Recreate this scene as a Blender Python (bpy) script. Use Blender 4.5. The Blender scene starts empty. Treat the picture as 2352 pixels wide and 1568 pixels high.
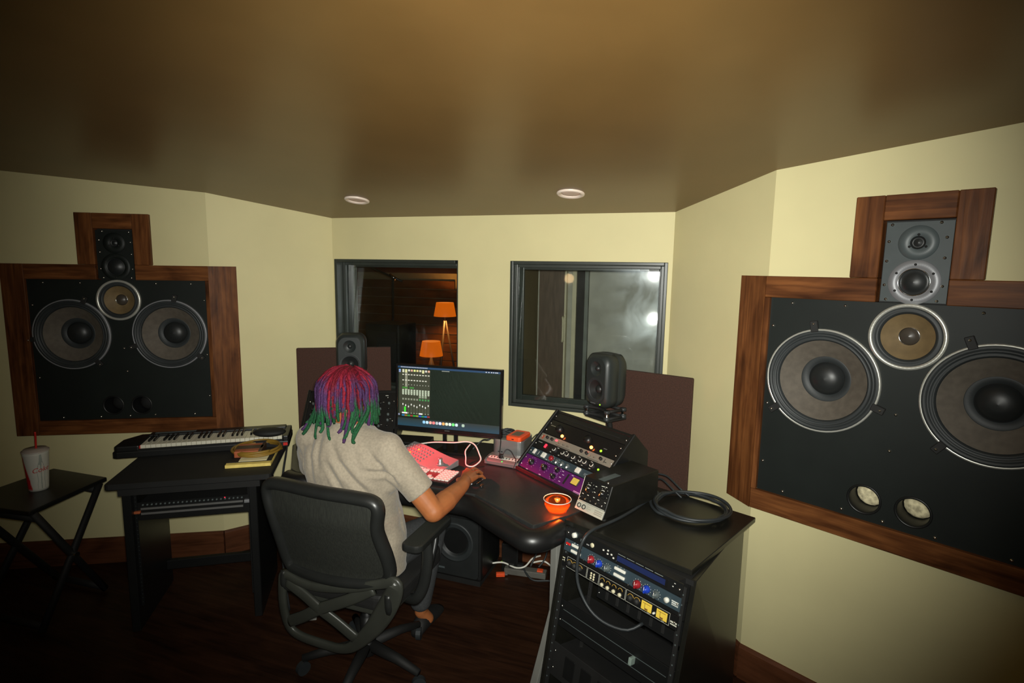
import bpy, bmesh, math, random
from mathutils import Vector, Matrix, noise
random.seed(7)
sc = bpy.context.scene
COL = sc.collection
PI = math.pi
V = Vector
def Rz(a): return Matrix.Rotation(a, 4, 'Z')
def Rx(a): return Matrix.Rotation(a, 4, 'X')
def Ry(a): return Matrix.Rotation(a, 4, 'Y')
def T(x, y, z): return Matrix.Translation((x, y, z))

# ------------------------------------------------------------------ camera, light, exposure
cam_d = bpy.data.cameras.new('camera'); cam = bpy.data.objects.new('camera', cam_d); COL.objects.link(cam)
cam_d.sensor_fit = 'HORIZONTAL'; cam_d.sensor_width = 36.0; cam_d.lens = 1261.638 / 2352 * 36.0
cam_d.clip_start = 0.02; cam_d.clip_end = 60
CR = V((0.94439854, 0.32844974, 0.01523724)); CU = V((-0.05768847, 0.11989393, 0.99110922)); CF = V((-0.32370271, 0.93688111, -0.13217541))
CAM = V((1.1966, -2.9599, 1.7369))
cam.matrix_world = Matrix(((CR.x, CU.x, -CF.x, CAM.x), (CR.y, CU.y, -CF.y, CAM.y), (CR.z, CU.z, -CF.z, CAM.z), (0, 0, 0, 1)))
sc.camera = cam
sc.view_settings.view_transform = 'Standard'; sc.view_settings.look = 'None'
sc.view_settings.exposure = 0.0; sc.view_settings.gamma = 1.0; sc.view_settings.use_curve_mapping = False
wd = bpy.data.worlds.new('night'); sc.world = wd; wd.use_nodes = True
wd.node_tree.nodes['Background'].inputs[0].default_value = (0.02, 0.02, 0.025, 1); wd.node_tree.nodes['Background'].inputs[1].default_value = 0.05
def lamp(name, kind, loc, power, color, size=0.03, aim=None, **kw):
    d = bpy.data.lights.new(name, kind); d.energy = power; d.color = color
    if kind in ('POINT', 'SPOT'): d.shadow_soft_size = size
    if kind == 'AREA': d.size = size
    for k, v in kw.items(): setattr(d, k, v)
    o = bpy.data.objects.new(name, d); COL.objects.link(o); o.location = loc
    if aim is not None: o.rotation_euler = (V(aim) - V(loc)).to_track_quat('-Z', 'Y').to_euler()
    return o
# the camera's flash, and one unseen weak warm fill light added far behind the camera
FL = CAM + CU * 0.03 + CR * 0.01
lamp('flash', 'SPOT', FL, 330, (1.0, 1.0, 0.92), 0.028, aim=FL + CF + CU * 0.05, spot_size=math.radians(100), spot_blend=1.0)
lamp('warm_fill', 'POINT', (0.2, -3.7, 2.3), 1.5, (1.0, 0.62, 0.3), 0.06)

# ------------------------------------------------------------------ materials
def mat(name, c, rough=0.6, metal=0.0, var=0.12, scale=12.0, bump=0.0, stretch=(1, 1, 1), emit=None, estr=0.0, spec=0.5, coat=0.0, c2=None, detail=4.0, attr=False, sheen=0.0):
    m = bpy.data.materials.new(name); m.use_nodes = True
    nt = m.node_tree; b = nt.nodes['Principled BSDF']
    b.inputs['Roughness'].default_value = rough; b.inputs['Metallic'].default_value = metal
    b.inputs['Specular IOR Level'].default_value = spec; b.inputs['Coat Weight'].default_value = coat
    b.inputs['Sheen Weight'].default_value = sheen
    tc = nt.nodes.new('ShaderNodeTexCoord'); mp = nt.nodes.new('ShaderNodeMapping'); mp.inputs['Scale'].default_value = stretch
    nz = nt.nodes.new('ShaderNodeTexNoise'); nz.inputs['Scale'].default_value = scale; nz.inputs['Detail'].default_value = detail
    nt.links.new(tc.outputs['Object'], mp.inputs[0]); nt.links.new(mp.outputs[0], nz.inputs['Vector'])
    mx = nt.nodes.new('ShaderNodeMix'); mx.data_type = 'RGBA'
    ca = tuple(x * (1 - var) for x in c[:3]) + (1,); cb = tuple(min(1, x * (1 + var)) for x in c[:3]) + (1,)
    if c2: ca = tuple(c2) + (1,)
    mx.inputs[6].default_value = ca; mx.inputs[7].default_value = cb
    cr = nt.nodes.new('ShaderNodeValToRGB'); cr.color_ramp.elements[0].position = 0.35; cr.color_ramp.elements[1].position = 0.65
    nt.links.new(nz.outputs[0], cr.inputs[0]); nt.links.new(cr.outputs[0], mx.inputs[0])
    out = mx.outputs[2]
    if attr:
        at = nt.nodes.new('ShaderNodeAttribute'); at.attribute_name = 'Col'
        mm = nt.nodes.new('ShaderNodeMix'); mm.data_type = 'RGBA'; mm.blend_type = 'MULTIPLY'; mm.inputs[0].default_value = 1
        nt.links.new(at.outputs['Color'], mm.inputs[6]); nt.links.new(out, mm.inputs[7]); out = mm.outputs[2]
    nt.links.new(out, b.inputs['Base Color'])
    if bump:
        bp = nt.nodes.new('ShaderNodeBump'); bp.inputs['Strength'].default_value = bump; bp.inputs['Distance'].default_value = 0.004
        nt.links.new(nz.outputs[0], bp.inputs['Height']); nt.links.new(bp.outputs[0], b.inputs['Normal'])
    if emit:
        b.inputs['Emission Color'].default_value = tuple(emit) + (1,); b.inputs['Emission Strength'].default_value = estr
    return m
def lit(name, c, s, attr=False):
    m = bpy.data.materials.new(name); m.use_nodes = True; nt = m.node_tree
    b = nt.nodes['Principled BSDF']; b.inputs['Base Color'].default_value = (0.01, 0.01, 0.01, 1); b.inputs['Roughness'].default_value = 0.45
    b.inputs['Emission Color'].default_value = tuple(c) + (1,); b.inputs['Emission Strength'].default_value = s
    if attr:
        at = nt.nodes.new('ShaderNodeAttribute'); at.attribute_name = 'Col'; nt.links.new(at.outputs['Color'], b.inputs['Emission Color'])
    return m
def wood(name, axis, c1, c2, c3, rough=0.42):
    m = bpy.data.materials.new(name); m.use_nodes = True; nt = m.node_tree; b = nt.nodes['Principled BSDF']
    tc = nt.nodes.new('ShaderNodeTexCoord')
    s = [55, 55, 55]; s['xyz'.index(axis)] = 3.5
    s2 = [9, 9, 9]; s2['xyz'.index(axis)] = 3
    def nz(scale, det, dist):
        mp = nt.nodes.new('ShaderNodeMapping'); mp.inputs['Scale'].default_value = scale
        n = nt.nodes.new('ShaderNodeTexNoise'); n.inputs['Scale'].default_value = 1.0; n.inputs['Detail'].default_value = det; n.inputs['Distortion'].default_value = dist
        oi = nt.nodes.new('ShaderNodeObjectInfo'); ad = nt.nodes.new('ShaderNodeVectorMath'); ad.operation = 'ADD'
        ml = nt.nodes.new('ShaderNodeMath'); ml.operation = 'MULTIPLY'; ml.inputs[1].default_value = 37
        nt.links.new(oi.outputs['Random'], ml.inputs[0]); nt.links.new(tc.outputs['Object'], mp.inputs[0])
        nt.links.new(mp.outputs[0], ad.inputs[0]); nt.links.new(ml.outputs[0], ad.inputs[1]); nt.links.new(ad.outputs[0], n.inputs['Vector'])
        return n
    g = nz(s, 6, 0.6); k = nz(s2, 3, 1.2)
    cr = nt.nodes.new('ShaderNodeValToRGB'); e = cr.color_ramp.elements
    e[0].position = 0.32; e[0].color = tuple(c1) + (1,); e[1].position = 0.7; e[1].color = tuple(c3) + (1,)
    q = e.new(0.5); q.color = tuple(c2) + (1,)
    mx = nt.nodes.new('ShaderNodeMix'); mx.data_type = 'FLOAT'; mx.inputs[0].default_value = 0.5
    nt.links.new(g.outputs[0], mx.inputs[2]); nt.links.new(k.outputs[0], mx.inputs[3]); nt.links.new(mx.outputs[0], cr.inputs[0])
    nt.links.new(cr.outputs[0], b.inputs['Base Color']); b.inputs['Roughness'].default_value = rough; b.inputs['Specular IOR Level'].default_value = 0.14
    bp = nt.nodes.new('ShaderNodeBump'); bp.inputs['Strength'].default_value = 0.25; bp.inputs['Distance'].default_value = 0.002
    nt.links.new(g.outputs[0], bp.inputs['Height']); nt.links.new(bp.outputs[0], b.inputs['Normal'])
    return m
def glass(name, tint=(0.975, 0.985, 0.98), smudge=0.05):
    m = bpy.data.materials.new(name); m.use_nodes = True; nt = m.node_tree
    for n in list(nt.nodes): nt.nodes.remove(n)
    out = nt.nodes.new('ShaderNodeOutputMaterial'); tr = nt.nodes.new('ShaderNodeBsdfTransparent'); tr.inputs[0].default_value = tuple(tint) + (1,)
    gl = nt.nodes.new('ShaderNodeBsdfGlossy'); gl.inputs['Roughness'].default_value = 0.03
    fr = nt.nodes.new('ShaderNodeFresnel'); fr.inputs[0].default_value = 1.5
    mx = nt.nodes.new('ShaderNodeMixShader'); nt.links.new(fr.outputs[0], mx.inputs[0]); nt.links.new(tr.outputs[0], mx.inputs[1]); nt.links.new(gl.outputs[0], mx.inputs[2])
    last = mx
    if smudge:
        g2 = nt.nodes.new('ShaderNodeBsdfGlossy'); g2.inputs['Roughness'].default_value = 0.20; g2.inputs[0].default_value = (0.8, 0.9, 0.95, 1)
        tc = nt.nodes.new('ShaderNodeTexCoord'); n = nt.nodes.new('ShaderNodeTexNoise'); n.inputs['Scale'].default_value = 7; n.inputs['Detail'].default_value = 6; n.inputs['Distortion'].default_value = 0.8
        nt.links.new(tc.outputs['Object'], n.inputs['Vector'])
        mr = nt.nodes.new('ShaderNodeMapRange'); mr.inputs[1].default_value = 0.35; mr.inputs[2].default_value = 0.75; mr.inputs[3].default_value = smudge * 0.10; mr.inputs[4].default_value = smudge
        nt.links.new(n.outputs[0], mr.inputs[0])
        m2 = nt.nodes.new('ShaderNodeMixShader'); nt.links.new(mr.outputs[0], m2.inputs[0]); nt.links.new(mx.outputs[0], m2.inputs[1]); nt.links.new(g2.outputs[0], m2.inputs[2]); last = m2
    nt.links.new(last.outputs[0], out.inputs[0])
    return m
M = {}
M['wall'] = mat('cream_paint', (0.675, 0.61, 0.335), 0.55, var=0.03, scale=3, bump=0.04, spec=0.3)
M['ceil'] = mat('brown_ceiling_paint', (0.150, 0.083, 0.024), 0.36, var=0.05, scale=4, bump=0.03, spec=0.6)
M['floor'] = wood('dark_floor_wood', 'x', (0.012, 0.005, 0.003), (0.03, 0.012, 0.006), (0.05, 0.02, 0.01), 0.5)
M['base'] = wood('baseboard_wood', 'x', (0.05, 0.018, 0.008), (0.10, 0.036, 0.016), (0.14, 0.05, 0.022), 0.4)
M['woodv'] = wood('stained_wood_upright', 'z', (0.030, 0.010, 0.004), (0.115, 0.040, 0.013), (0.23, 0.085, 0.026))
M['woodh'] = wood('stained_wood_level', 'x', (0.030, 0.010, 0.004), (0.115, 0.040, 0.013), (0.23, 0.085, 0.026))
M['baffle'] = mat('baffle_black', (0.010, 0.013, 0.0115), 0.5, var=0.1, scale=6, spec=0.3)
M['plate'] = mat('plate_dark_grey', (0.045, 0.058, 0.060), 0.5, var=0.08)
M['plate2'] = mat('plate_mid_grey', (0.075, 0.092, 0.095), 0.45, var=0.06)
M['alu'] = mat('bare_aluminium', (0.26, 0.265, 0.28), 0.45, 0.3, var=0.06)
M['ring'] = mat('bright_rim', (0.62, 0.62, 0.56), 0.35, 0.6, var=0.05)
M['chrome'] = mat('chrome', (0.7, 0.7, 0.7), 0.12, 1.0, var=0.03)
M['screw'] = mat('screw_metal', (0.75, 0.73, 0.66), 0.25, 1.0, var=0.04)
M['cone'] = mat('paper_cone', (0.105, 0.088, 0.068), 0.75, var=0.12, scale=40)
M['cone2'] = mat('tan_cone', (0.17, 0.115, 0.05), 0.7, var=0.12, scale=30)
M['cap'] = mat('dust_cap_black', (0.016, 0.018, 0.018), 0.42, var=0.1)
M['surround'] = mat('foam_surround', (0.022, 0.026, 0.027), 0.55, var=0.15)
M['fluff'] = mat('wadding', (0.75, 0.66, 0.42), 0.95, var=0.35, scale=60, bump=0.6)
M['black'] = mat('black_plastic', (0.008, 0.0085, 0.0085), 0.40, var=0.1)
M['blackm'] = mat('black_matte', (0.008, 0.008, 0.0075), 0.7, var=0.15)
M['blackg'] = mat('black_gloss', (0.010, 0.010, 0.010), 0.16, var=0.05)
M['rackp'] = mat('rack_paint', (0.011, 0.0108, 0.0085), 0.32, var=0.12, scale=20)
M['rubber'] = mat('cable_rubber', (0.022, 0.026, 0.028), 0.5, var=0.12)
M['winfr'] = mat('window_frame_paint', (0.034, 0.040, 0.034), 0.35, var=0.08)
M['glass'] = glass('window_glass')
M['glass2'] = glass('window_glass_smudged', smudge=0.0055)
M['glass3'] = glass('clear_glass', (0.95, 0.95, 0.95), smudge=0)
M['panel'] = mat('brown_fabric', (0.050, 0.020, 0.012), 0.9, var=0.2, scale=160, bump=0.3)
M['desk'] = mat('charcoal_laminate', (0.026, 0.027, 0.026), 0.35, var=0.12, scale=60)
M['deskleg'] = mat('grey_metal_leg', (0.20, 0.20, 0.18), 0.5, var=0.06)
M['vinyl'] = mat('black_vinyl_bumper', (0.008, 0.008, 0.008), 0.38, var=0.1)
M['spk'] = mat('dark_grey_cast_shell', (0.020, 0.025, 0.0245), 0.42, var=0.06, bump=0.02, scale=200)
M['mesh'] = mat('chair_mesh', (0.015, 0.0165, 0.0125), 0.75, var=0.25, scale=260, stretch=(1, 1, 0.15), bump=0.3)
M['chairf'] = mat('chair_plastic', (0.015, 0.016, 0.015), 0.36, var=0.08)
M['chairg'] = mat('chair_grey_frame', (0.036, 0.038, 0.031), 0.38, var=0.08)
M['skin'] = mat('brown_skin', (0.37, 0.125, 0.040), 0.5, var=0.1, scale=18)
M['tee'] = mat('heather_grey_cotton', (0.285, 0.242, 0.180), 0.9, var=0.10, scale=120, bump=0.15, sheen=0.2)
M['jean'] = mat('dark_grey_denim', (0.045, 0.048, 0.050), 0.85, var=0.2, scale=150)
M['hair'] = mat('dyed_hair', (1, 1, 1), 0.75, var=0.45, scale=160, attr=True, bump=0.6, spec=0.25)
M['red'] = mat('red_plastic', (0.55, 0.02, 0.015), 0.4, var=0.05)
M['orange'] = mat('orange_rubber', (0.85, 0.09, 0.02), 0.45, var=0.05)
M['white'] = mat('white_plastic', (0.75, 0.74, 0.66), 0.4, var=0.03)
M['ivory'] = mat('ivory_keys', (0.72, 0.69, 0.56), 0.3, var=0.03)
M['silver'] = mat('brushed_silver', (0.50, 0.50, 0.49), 0.32, 0.8, var=0.05, stretch=(1, 1, 8))
M['ctl'] = mat('grey_control_surface', (0.20, 0.195, 0.195), 0.45, var=0.05)
M['print'] = mat('printed_colours', (1, 1, 1), 0.45, var=0.02, attr=True)
M['printr'] = mat('metal_faceplate', (1, 1, 1), 0.38, var=0.05, attr=True)
M['screen'] = lit('screen_pixels', (1, 1, 1), 1.0, True)
M['greenled'] = lit('green_led', (0.45, 1.0, 0.03), 1.5)
M['redled'] = lit('red_led', (1.0, 0.02, 0.05), 2.0)
M['lampglow'] = lit('amber_streak_glow', (1.0, 0.16, 0.02), 22.0)  # stands in for orange light streaks across the pod gear
M['vuglow'] = lit('meter_backlight', (1, 1, 1), 1.0, True)
M['shade'] = lit('lit_lampshade', (1.0, 0.17, 0.002), 0.72)
M['bulbdisc'] = mat('downlight_lens', (0.66, 0.50, 0.42), 0.5, var=0.03)
M['white_trim'] = mat('downlight_trim', (0.80, 0.68, 0.58), 0.4, var=0.03)
M['curtain'] = mat('grey_green_curtain', (0.16, 0.19, 0.16), 0.85, var=0.15, scale=40)
M['liveboard'] = wood('live_room_boards', 'x', (0.035, 0.014, 0.006), (0.09, 0.034, 0.012), (0.15, 0.06, 0.02), 0.5)
M['livewall'] = mat('olive_wall', (0.20, 0.16, 0.08), 0.8, var=0.06)
M['boothwall'] = mat('booth_grey_wall', (0.42, 0.41, 0.34), 0.8, var=0.12, scale=8)
M['brownboard'] = mat('brown_door_leaf', (0.060, 0.040, 0.026), 0.5, var=0.15, scale=10, stretch=(8, 8, 1))
M['strip'] = mat('pale_door_strip', (0.62, 0.57, 0.38), 0.5, var=0.05)
M['paper'] = mat('yellow_paper', (0.85, 0.66, 0.18), 0.8, var=0.12, scale=30)
M['paperw'] = mat('cream_paper', (0.85, 0.78, 0.48), 0.8, var=0.06, scale=30)
M['goldcable'] = mat('mustard_cable', (0.26, 0.15, 0.02), 0.5, var=0.15)
M['leather'] = mat('russet_box', (0.40, 0.10, 0.035), 0.5, var=0.15)
M['leatherd'] = mat('dark_strap', (0.05, 0.025, 0.015), 0.5, var=0.15)
M['cup'] = mat('paper_cup', (0.62, 0.62, 0.56), 0.55, var=0.04, attr=True)
M['lid'] = mat('translucent_lid', (0.42, 0.36, 0.32), 0.4, var=0.05)
M['purple'] = mat('purple_faceplate', (0.095, 0.010, 0.115), 0.4, var=0.06)
M['bluegrey'] = mat('blue_grey_faceplate', (0.035, 0.055, 0.068), 0.4, var=0.06)
M['greyface'] = mat('warm_grey_faceplate', (0.30, 0.27, 0.22), 0.42, 0.3, var=0.06)
M['knobr'] = mat('red_knob', (0.28, 0.012, 0.018), 0.35, var=0.05)
M['knobb'] = mat('blue_knob', (0.012, 0.045, 0.42), 0.35, var=0.05)
M['knobg'] = mat('grey_knob', (0.09, 0.11, 0.11), 0.35, var=0.05)
M['gold'] = mat('gold_print', (0.5, 0.30, 0.05), 0.5, 0.2, var=0.05)
M['ember'] = lit('tea_light_flame', (1.0, 0.25, 0.03), 9.0)
M['ledred'] = lit('red_lamp_lens', (1.0, 0.03, 0.04), 6.0)

# ------------------------------------------------------------------ mesh builder
class MB:
    def __init__(s): s.v = []; s.f = []; s.m = []; s.sm = []; s.c = []
    def add(s, vs, fs, M4=None, mi=0, smooth=False, col=None):
        o = len(s.v)
        for p in vs:
            p = V(p); s.v.append((M4 @ p) if M4 is not None else p)
        for f in fs:
            s.f.append([i + o for i in f]); s.m.append(mi); s.sm.append(smooth); s.c.append(col)
        return s
    def box(s, c, d, M4=None, mi=0, col=None):
        x, y, z = c; a, b, h = d[0] / 2, d[1] / 2, d[2] / 2
        vs = [(x + i * a, y + j * b, z + k * h) for k in (-1, 1) for j in (-1, 1) for i in (-1, 1)]
        return s.add(vs, [(0, 2, 3, 1), (4, 5, 7, 6), (0, 1, 5, 4), (2, 6, 7, 3), (0, 4, 6, 2), (1, 3, 7, 5)], M4, mi, False, col)
    def prism(s, poly, z0, z1, M4=None, mi=0, smooth=False, col=None, inset=0.0):
        n = len(poly); vs = [(x, y, z0) for x, y in poly] + [(x, y, z1) for x, y in poly]
        fs = [tuple(range(n - 1, -1, -1)), tuple(range(n, 2 * n))] + [(i, (i + 1) % n, n + (i + 1) % n, n + i) for i in range(n)]
        return s.add(vs, fs, M4, mi, smooth, col)
    def loft(s, rings, M4=None, mi=0, smooth=True, col=None, cap=True, closed=False):
        n = len(rings[0]); vs = [p for r in rings for p in r]; fs = []
        k = len(rings)
        for j in range(k if closed else k - 1):
            a = j * n; b = ((j + 1) % k) * n
            for i in range(n): fs.append((a + i, a + (i + 1) % n, b + (i + 1) % n, b + i))
        if cap and not closed: fs.append(tuple(range(n - 1, -1, -1))); fs.append(tuple((k - 1) * n + i for i in range(n)))
        return s.add(vs, fs, M4, mi, smooth, col)
    def lathe(s, prof, n=32, M4=None, mi=0, smooth=True, col=None, cap=False):
        rings = [[(r * math.cos(2 * PI * i / n), r * math.sin(2 * PI * i / n), z) for i in range(n)] for r, z in prof]
        return s.loft(rings, M4, mi, smooth, col, cap)
    def cyl(s, c, r, h, n=20, M4=None, mi=0, col=None, r2=None):
        r2 = r if r2 is None else r2
        return s.lathe([(r, 0), (r2, h)], n, (M4 if M4 is not None else Matrix()) @ T(*c), mi, False, col, True)
    def tube(s, pts, r, n=8, M4=None, mi=0, smooth=True, col=None, cap=True, closed=False, flat=None):
        P = [V(p) for p in pts]; k = len(P); rings = []; up = None
        for i, p in enumerate(P):
            a = P[i - 1] if (i > 0 or closed) else P[0]; b = P[(i + 1) % k] if (i < k - 1 or closed) else P[-1]
            t = (b - a)
            if t.length < 1e-9: t = V((0, 0, 1))
            t.normalize()
            if up is None:
                up = V((0, 0, 1)) if abs(t.z) < 0.9 else V((1, 0, 0))
            side = t.cross(up)
            if side.length < 1e-6: side = t.orthogonal()
            side.normalize(); u2 = side.cross(t).normalized(); up = u2
            rr = r[i] if isinstance(r, (list, tuple)) else r
            fa, fb = (rr, rr) if flat is None else (rr * flat[0], rr * flat[1])
            rings.append([p + side * (fa * math.cos(2 * PI * j / n)) + u2 * (fb * math.sin(2 * PI * j / n)) for j in range(n)])
        return s.loft(rings, M4, mi, smooth, col, cap, closed)
    def ball(s, c, r, n=16, m=10, M4=None, mi=0, col=None):
        if not isinstance(r, (tuple, list)): r = (r, r, r)
        vs = [(c[0], c[1], c[2] - r[2])]; fs = []
        for j in range(1, m):
            a = -PI / 2 + PI * j / m
            for i in range(n):
                b = 2 * PI * i / n; vs.append((c[0] + r[0] * math.cos(a) * math.cos(b), c[1] + r[1] * math.cos(a) * math.sin(b), c[2] + r[2] * math.sin(a)))
        vs.append((c[0], c[1], c[2] + r[2])); L = len(vs) - 1
        for i in range(n):
            fs.append((0, 1 + (i + 1) % n, 1 + i)); fs.append((L, L - n + i, L - n + (i + 1) % n))
        for j in range(m - 2):
            for i in range(n):
                a = 1 + j * n; b = a + n; fs.append((a + i, a + (i + 1) % n, b + (i + 1) % n, b + i))
        return s.add(vs, fs, M4, mi, True, col)
    def capsule(s, p, q, r1, r2, n=16):
        p, q = V(p), V(q); d = q - p; L = d.length
        if L < 1e-6: return s.ball(p, r1)
        M4 = Matrix.Translation(p) @ d.to_track_quat('Z', 'Y').to_matrix().to_4x4()
        prof = [(r1 * math.cos(a), r1 * math.sin(a)) for a in [-PI / 2 + 0.02, -1.1, -0.7, -0.35, 0]] + [(r2 * math.cos(a), L + r2 * math.sin(a)) for a in [0, 0.35, 0.7, 1.1, PI / 2 - 0.02]]
        return s.lathe(prof, n, M4, 0, True, None, True)
    def quad(s, x0, z0, x1, z1, y=0.0, M4=None, mi=0, col=None):
        return s.add([(x0, y, z0), (x1, y, z0), (x1, y, z1), (x0, y, z1)], [(0, 1, 2, 3)], M4, mi, False, col)
    def mesh(s, name, mats, bevel=0.0, seg=2, weld=False):
        me = bpy.data.meshes.new(name); me.from_pydata([tuple(p) for p in s.v], [], s.f)
        for m in (mats if isinstance(mats, (list, tuple)) else [mats]): me.materials.append(m)
        me.polygons.foreach_set('material_index', s.m); me.polygons.foreach_set('use_smooth', s.sm)
        if any(c is not None for c in s.c):
            ca = me.color_attributes.new('Col', 'FLOAT_COLOR', 'CORNER'); li = 0
            for f, c in zip(s.f, s.c):
                for vi in f:
                    cc = c
                    if callable(c): cc = c(s.v[vi])
                    ca.data[li].color = tuple(cc or (1, 1, 1))[:3] + (1,); li += 1
        bm = bmesh.new(); bm.from_mesh(me)
        bmesh.ops.recalc_face_normals(bm, faces=bm.faces)
        if bevel:
            ed = [e for e in bm.edges if len(e.link_faces) == 2 and e.calc_face_angle(0) > 0.6]
            bmesh.ops.bevel(bm, geom=ed, offset=bevel, segments=seg, profile=0.6, affect='EDGES', clamp_overlap=True)
            for f in bm.faces: f.smooth = f.smooth
        bm.to_mesh(me); bm.free(); me.update()
        return me
def obj(name, mb, mats, parent=None, bevel=0.0, seg=2, loc=None, rot=None, label=None, kind=None, mw=None):
    me = mb.mesh(name, mats, bevel, seg) if isinstance(mb, MB) else mb
    o = bpy.data.objects.new(name, me); COL.objects.link(o)
    if parent: o.parent = parent
    if mw is not None: o.matrix_local = mw
    if loc is not None: o.location = loc
    if rot is not None: o.rotation_euler = rot
    if label: o['label'] = label
    if kind: o['kind'] = kind
    return o
def thing(name, label, cat, loc=(0, 0, 0), rz=0.0, mw=None, group=None):
    o = bpy.data.objects.new(name, None); COL.objects.link(o); o.empty_display_size = 0.05
    if mw is not None: o.matrix_world = mw
    else: o.location = loc; o.rotation_euler = (0, 0, rz)
    o['label'] = label; o['category'] = cat
    if group: o['group'] = group
    return o
def tag(o, label, cat, group=None):
    o['label'] = label; o['category'] = cat
    if group: o['group'] = group
    return o
def share(name, me, parent, loc, rot=None, scale=None):
    o = bpy.data.objects.new(name, me); COL.objects.link(o); o.parent = parent; o.location = loc
    if rot: o.rotation_euler = rot
    if scale: o.scale = scale
    return o
def smooth_path(pts, n=6, closed=False):
    P = [V(p) for p in pts]; k = len(P); out = []
    for i in range(k if closed else k - 1):
        p0 = P[i - 1] if (i > 0 or closed) else P[i]; p1 = P[i]; p2 = P[(i + 1) % k]; p3 = P[(i + 2) % k] if (i + 2 < k or closed) else p2
        for j in range(n):
            t = j / n
            out.append(0.5 * ((2 * p1) + (p2 - p0) * t + (2 * p0 - 5 * p1 + 4 * p2 - p3) * t * t + (3 * p1 - p0 - 3 * p2 + p3) * t ** 3))
    if not closed: out.append(P[-1])
    return out
def rrect(x0, y0, x1, y1, r, n=5):
    pts = []
    for cx, cy, a in ((x1 - r, y1 - r, 0), (x0 + r, y1 - r, 90), (x0 + r, y0 + r, 180), (x1 - r, y0 + r, 270)):
        for i in range(n + 1):
            t = math.radians(a + 90 * i / n); pts.append((cx + r * math.cos(t), cy + r * math.sin(t)))
    return pts
def plate_holes(outline, holes, y0, y1, n=48):
    """plate in the xz plane between y0 (front) and y1 (back) with round or polygon holes"""
    loops = [outline]
    for h in holes:
        loops.append([(h[0] + h[2] * math.cos(2 * PI * i / n), h[1] + h[2] * math.sin(2 * PI * i / n)) for i in range(n)] if len(h) == 3 and not isinstance(h[0], tuple) else h)
    bm = bmesh.new(); edges = []; fr = []
    for lp in loops:
        vs = [bm.verts.new((x, y0, z)) for x, z in lp]; fr.append(vs)
        edges += [bm.edges.new((vs[i], vs[(i + 1) % len(vs)])) for i in range(len(vs))]
    bmesh.ops.triangle_fill(bm, edges=edges, use_beauty=True, use_dissolve=False)
    front = list(bm.faces); mp = {}
    for vs in fr:
        for v in vs: mp[v] = bm.verts.new((v.co.x, y1, v.co.z))
    for f in front: bm.faces.new([mp[v] for v in reversed(f.verts)])
    for vs in fr:
        for i in range(len(vs)):
            a, b = vs[i], vs[(i + 1) % len(vs)]; bm.faces.new((a, b, mp[b], mp[a]))
    mb = MB(); bm.verts.index_update()
    mb.add([v.co.copy() for v in bm.verts], [[v.index for v in f.verts] for f in bm.faces]); bm.free()
    return mb
def remesh(name, mb, voxel, smooth_it=6, fac=0.5):
    me = mb.mesh('tmp', []); o = bpy.data.objects.new('tmp', me); COL.objects.link(o)
    r = o.modifiers.new('r', 'REMESH'); r.mode = 'VOXEL'; r.voxel_size = voxel; r.use_smooth_shade = True
    s = o.modifiers.new('s', 'SMOOTH'); s.factor = fac; s.iterations = smooth_it
    dg = bpy.context.evaluated_depsgraph_get(); dg.update()
    out = bpy.data.meshes.new_from_object(o.evaluated_get(dg)); out.name = name
    bpy.data.objects.remove(o); bpy.data.meshes.remove(me)
    for p in out.polygons: p.use_smooth = True
    return out
def setmat(me, m):
    me.materials.clear(); me.materials.append(m); return me
def cable(name, pts, r, m, label, cat='cable', group=None, n=8, parent=None):
    o = obj(name, MB().tube(smooth_path(pts, 8), r, n), m, parent)
    return tag(o, label, cat, group) if not parent else o
# ------------------------------------------------------------------ room
A0 = V((-1.4355, -0.5749, 0)); D0 = V((1.4355, -0.5749, 0)); W0 = 1.04; SA = math.radians(28.287)
def HC(y): return 2.0319 - 0.1624 * y
def struct(name, mb, m, parent=None, bevel=0.0):
    o = obj(name, mb, m, parent, bevel)
    if not parent: o['kind'] = 'structure'
    return o
endL = A0 + V((-math.cos(SA), -math.sin(SA), 0)) * 1.75; endR = D0 + V((math.cos(SA), -math.sin(SA), 0)) * 1.75
YB = -4.7
struct('floor', MB().box((0, -1.2, -0.05), (7.2, 7.4, 0.1)), M['floor'])
plan = [(-W0, 0.02), (W0, 0.02), (D0.x + .02, D0.y + .02), (endR.x + .05, endR.y), (endR.x + .05, YB - .05), (endL.x - .05, YB - .05), (endL.x - .05, endL.y), (A0.x - .02, A0.y + .02)]
mb = MB(); n = len(plan)
mb.add([(x, y, HC(y)) for x, y in plan] + [(x, y, HC(y) + .1) for x, y in plan], [tuple(range(n)), tuple(range(2 * n - 1, n - 1, -1))] + [(i, (i + 1) % n, n + (i + 1) % n, n + i) for i in range(n)])
struct('ceiling', mb, M['ceil'])
WX = [(-1.028, -0.1675), (0.157, 1.018)]; WZ = (0.940, 1.778)
mb = MB()
for x0, x1 in ((-1.06, WX[0][0]), (WX[0][1], WX[1][0]), (WX[1][1], 1.06)): mb.box(((x0 + x1) / 2, .08, 1.05), (x1 - x0, .16, 2.1))
for x0, x1 in WX:
    mb.box(((x0 + x1) / 2, .08, WZ[0] / 2), (x1 - x0, .16, WZ[0])); mb.box(((x0 + x1) / 2, .08, (WZ[1] + 2.1) / 2), (x1 - x0, .16, 2.1 - WZ[1]))
struct('wall_front', mb, M['wall'])
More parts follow.
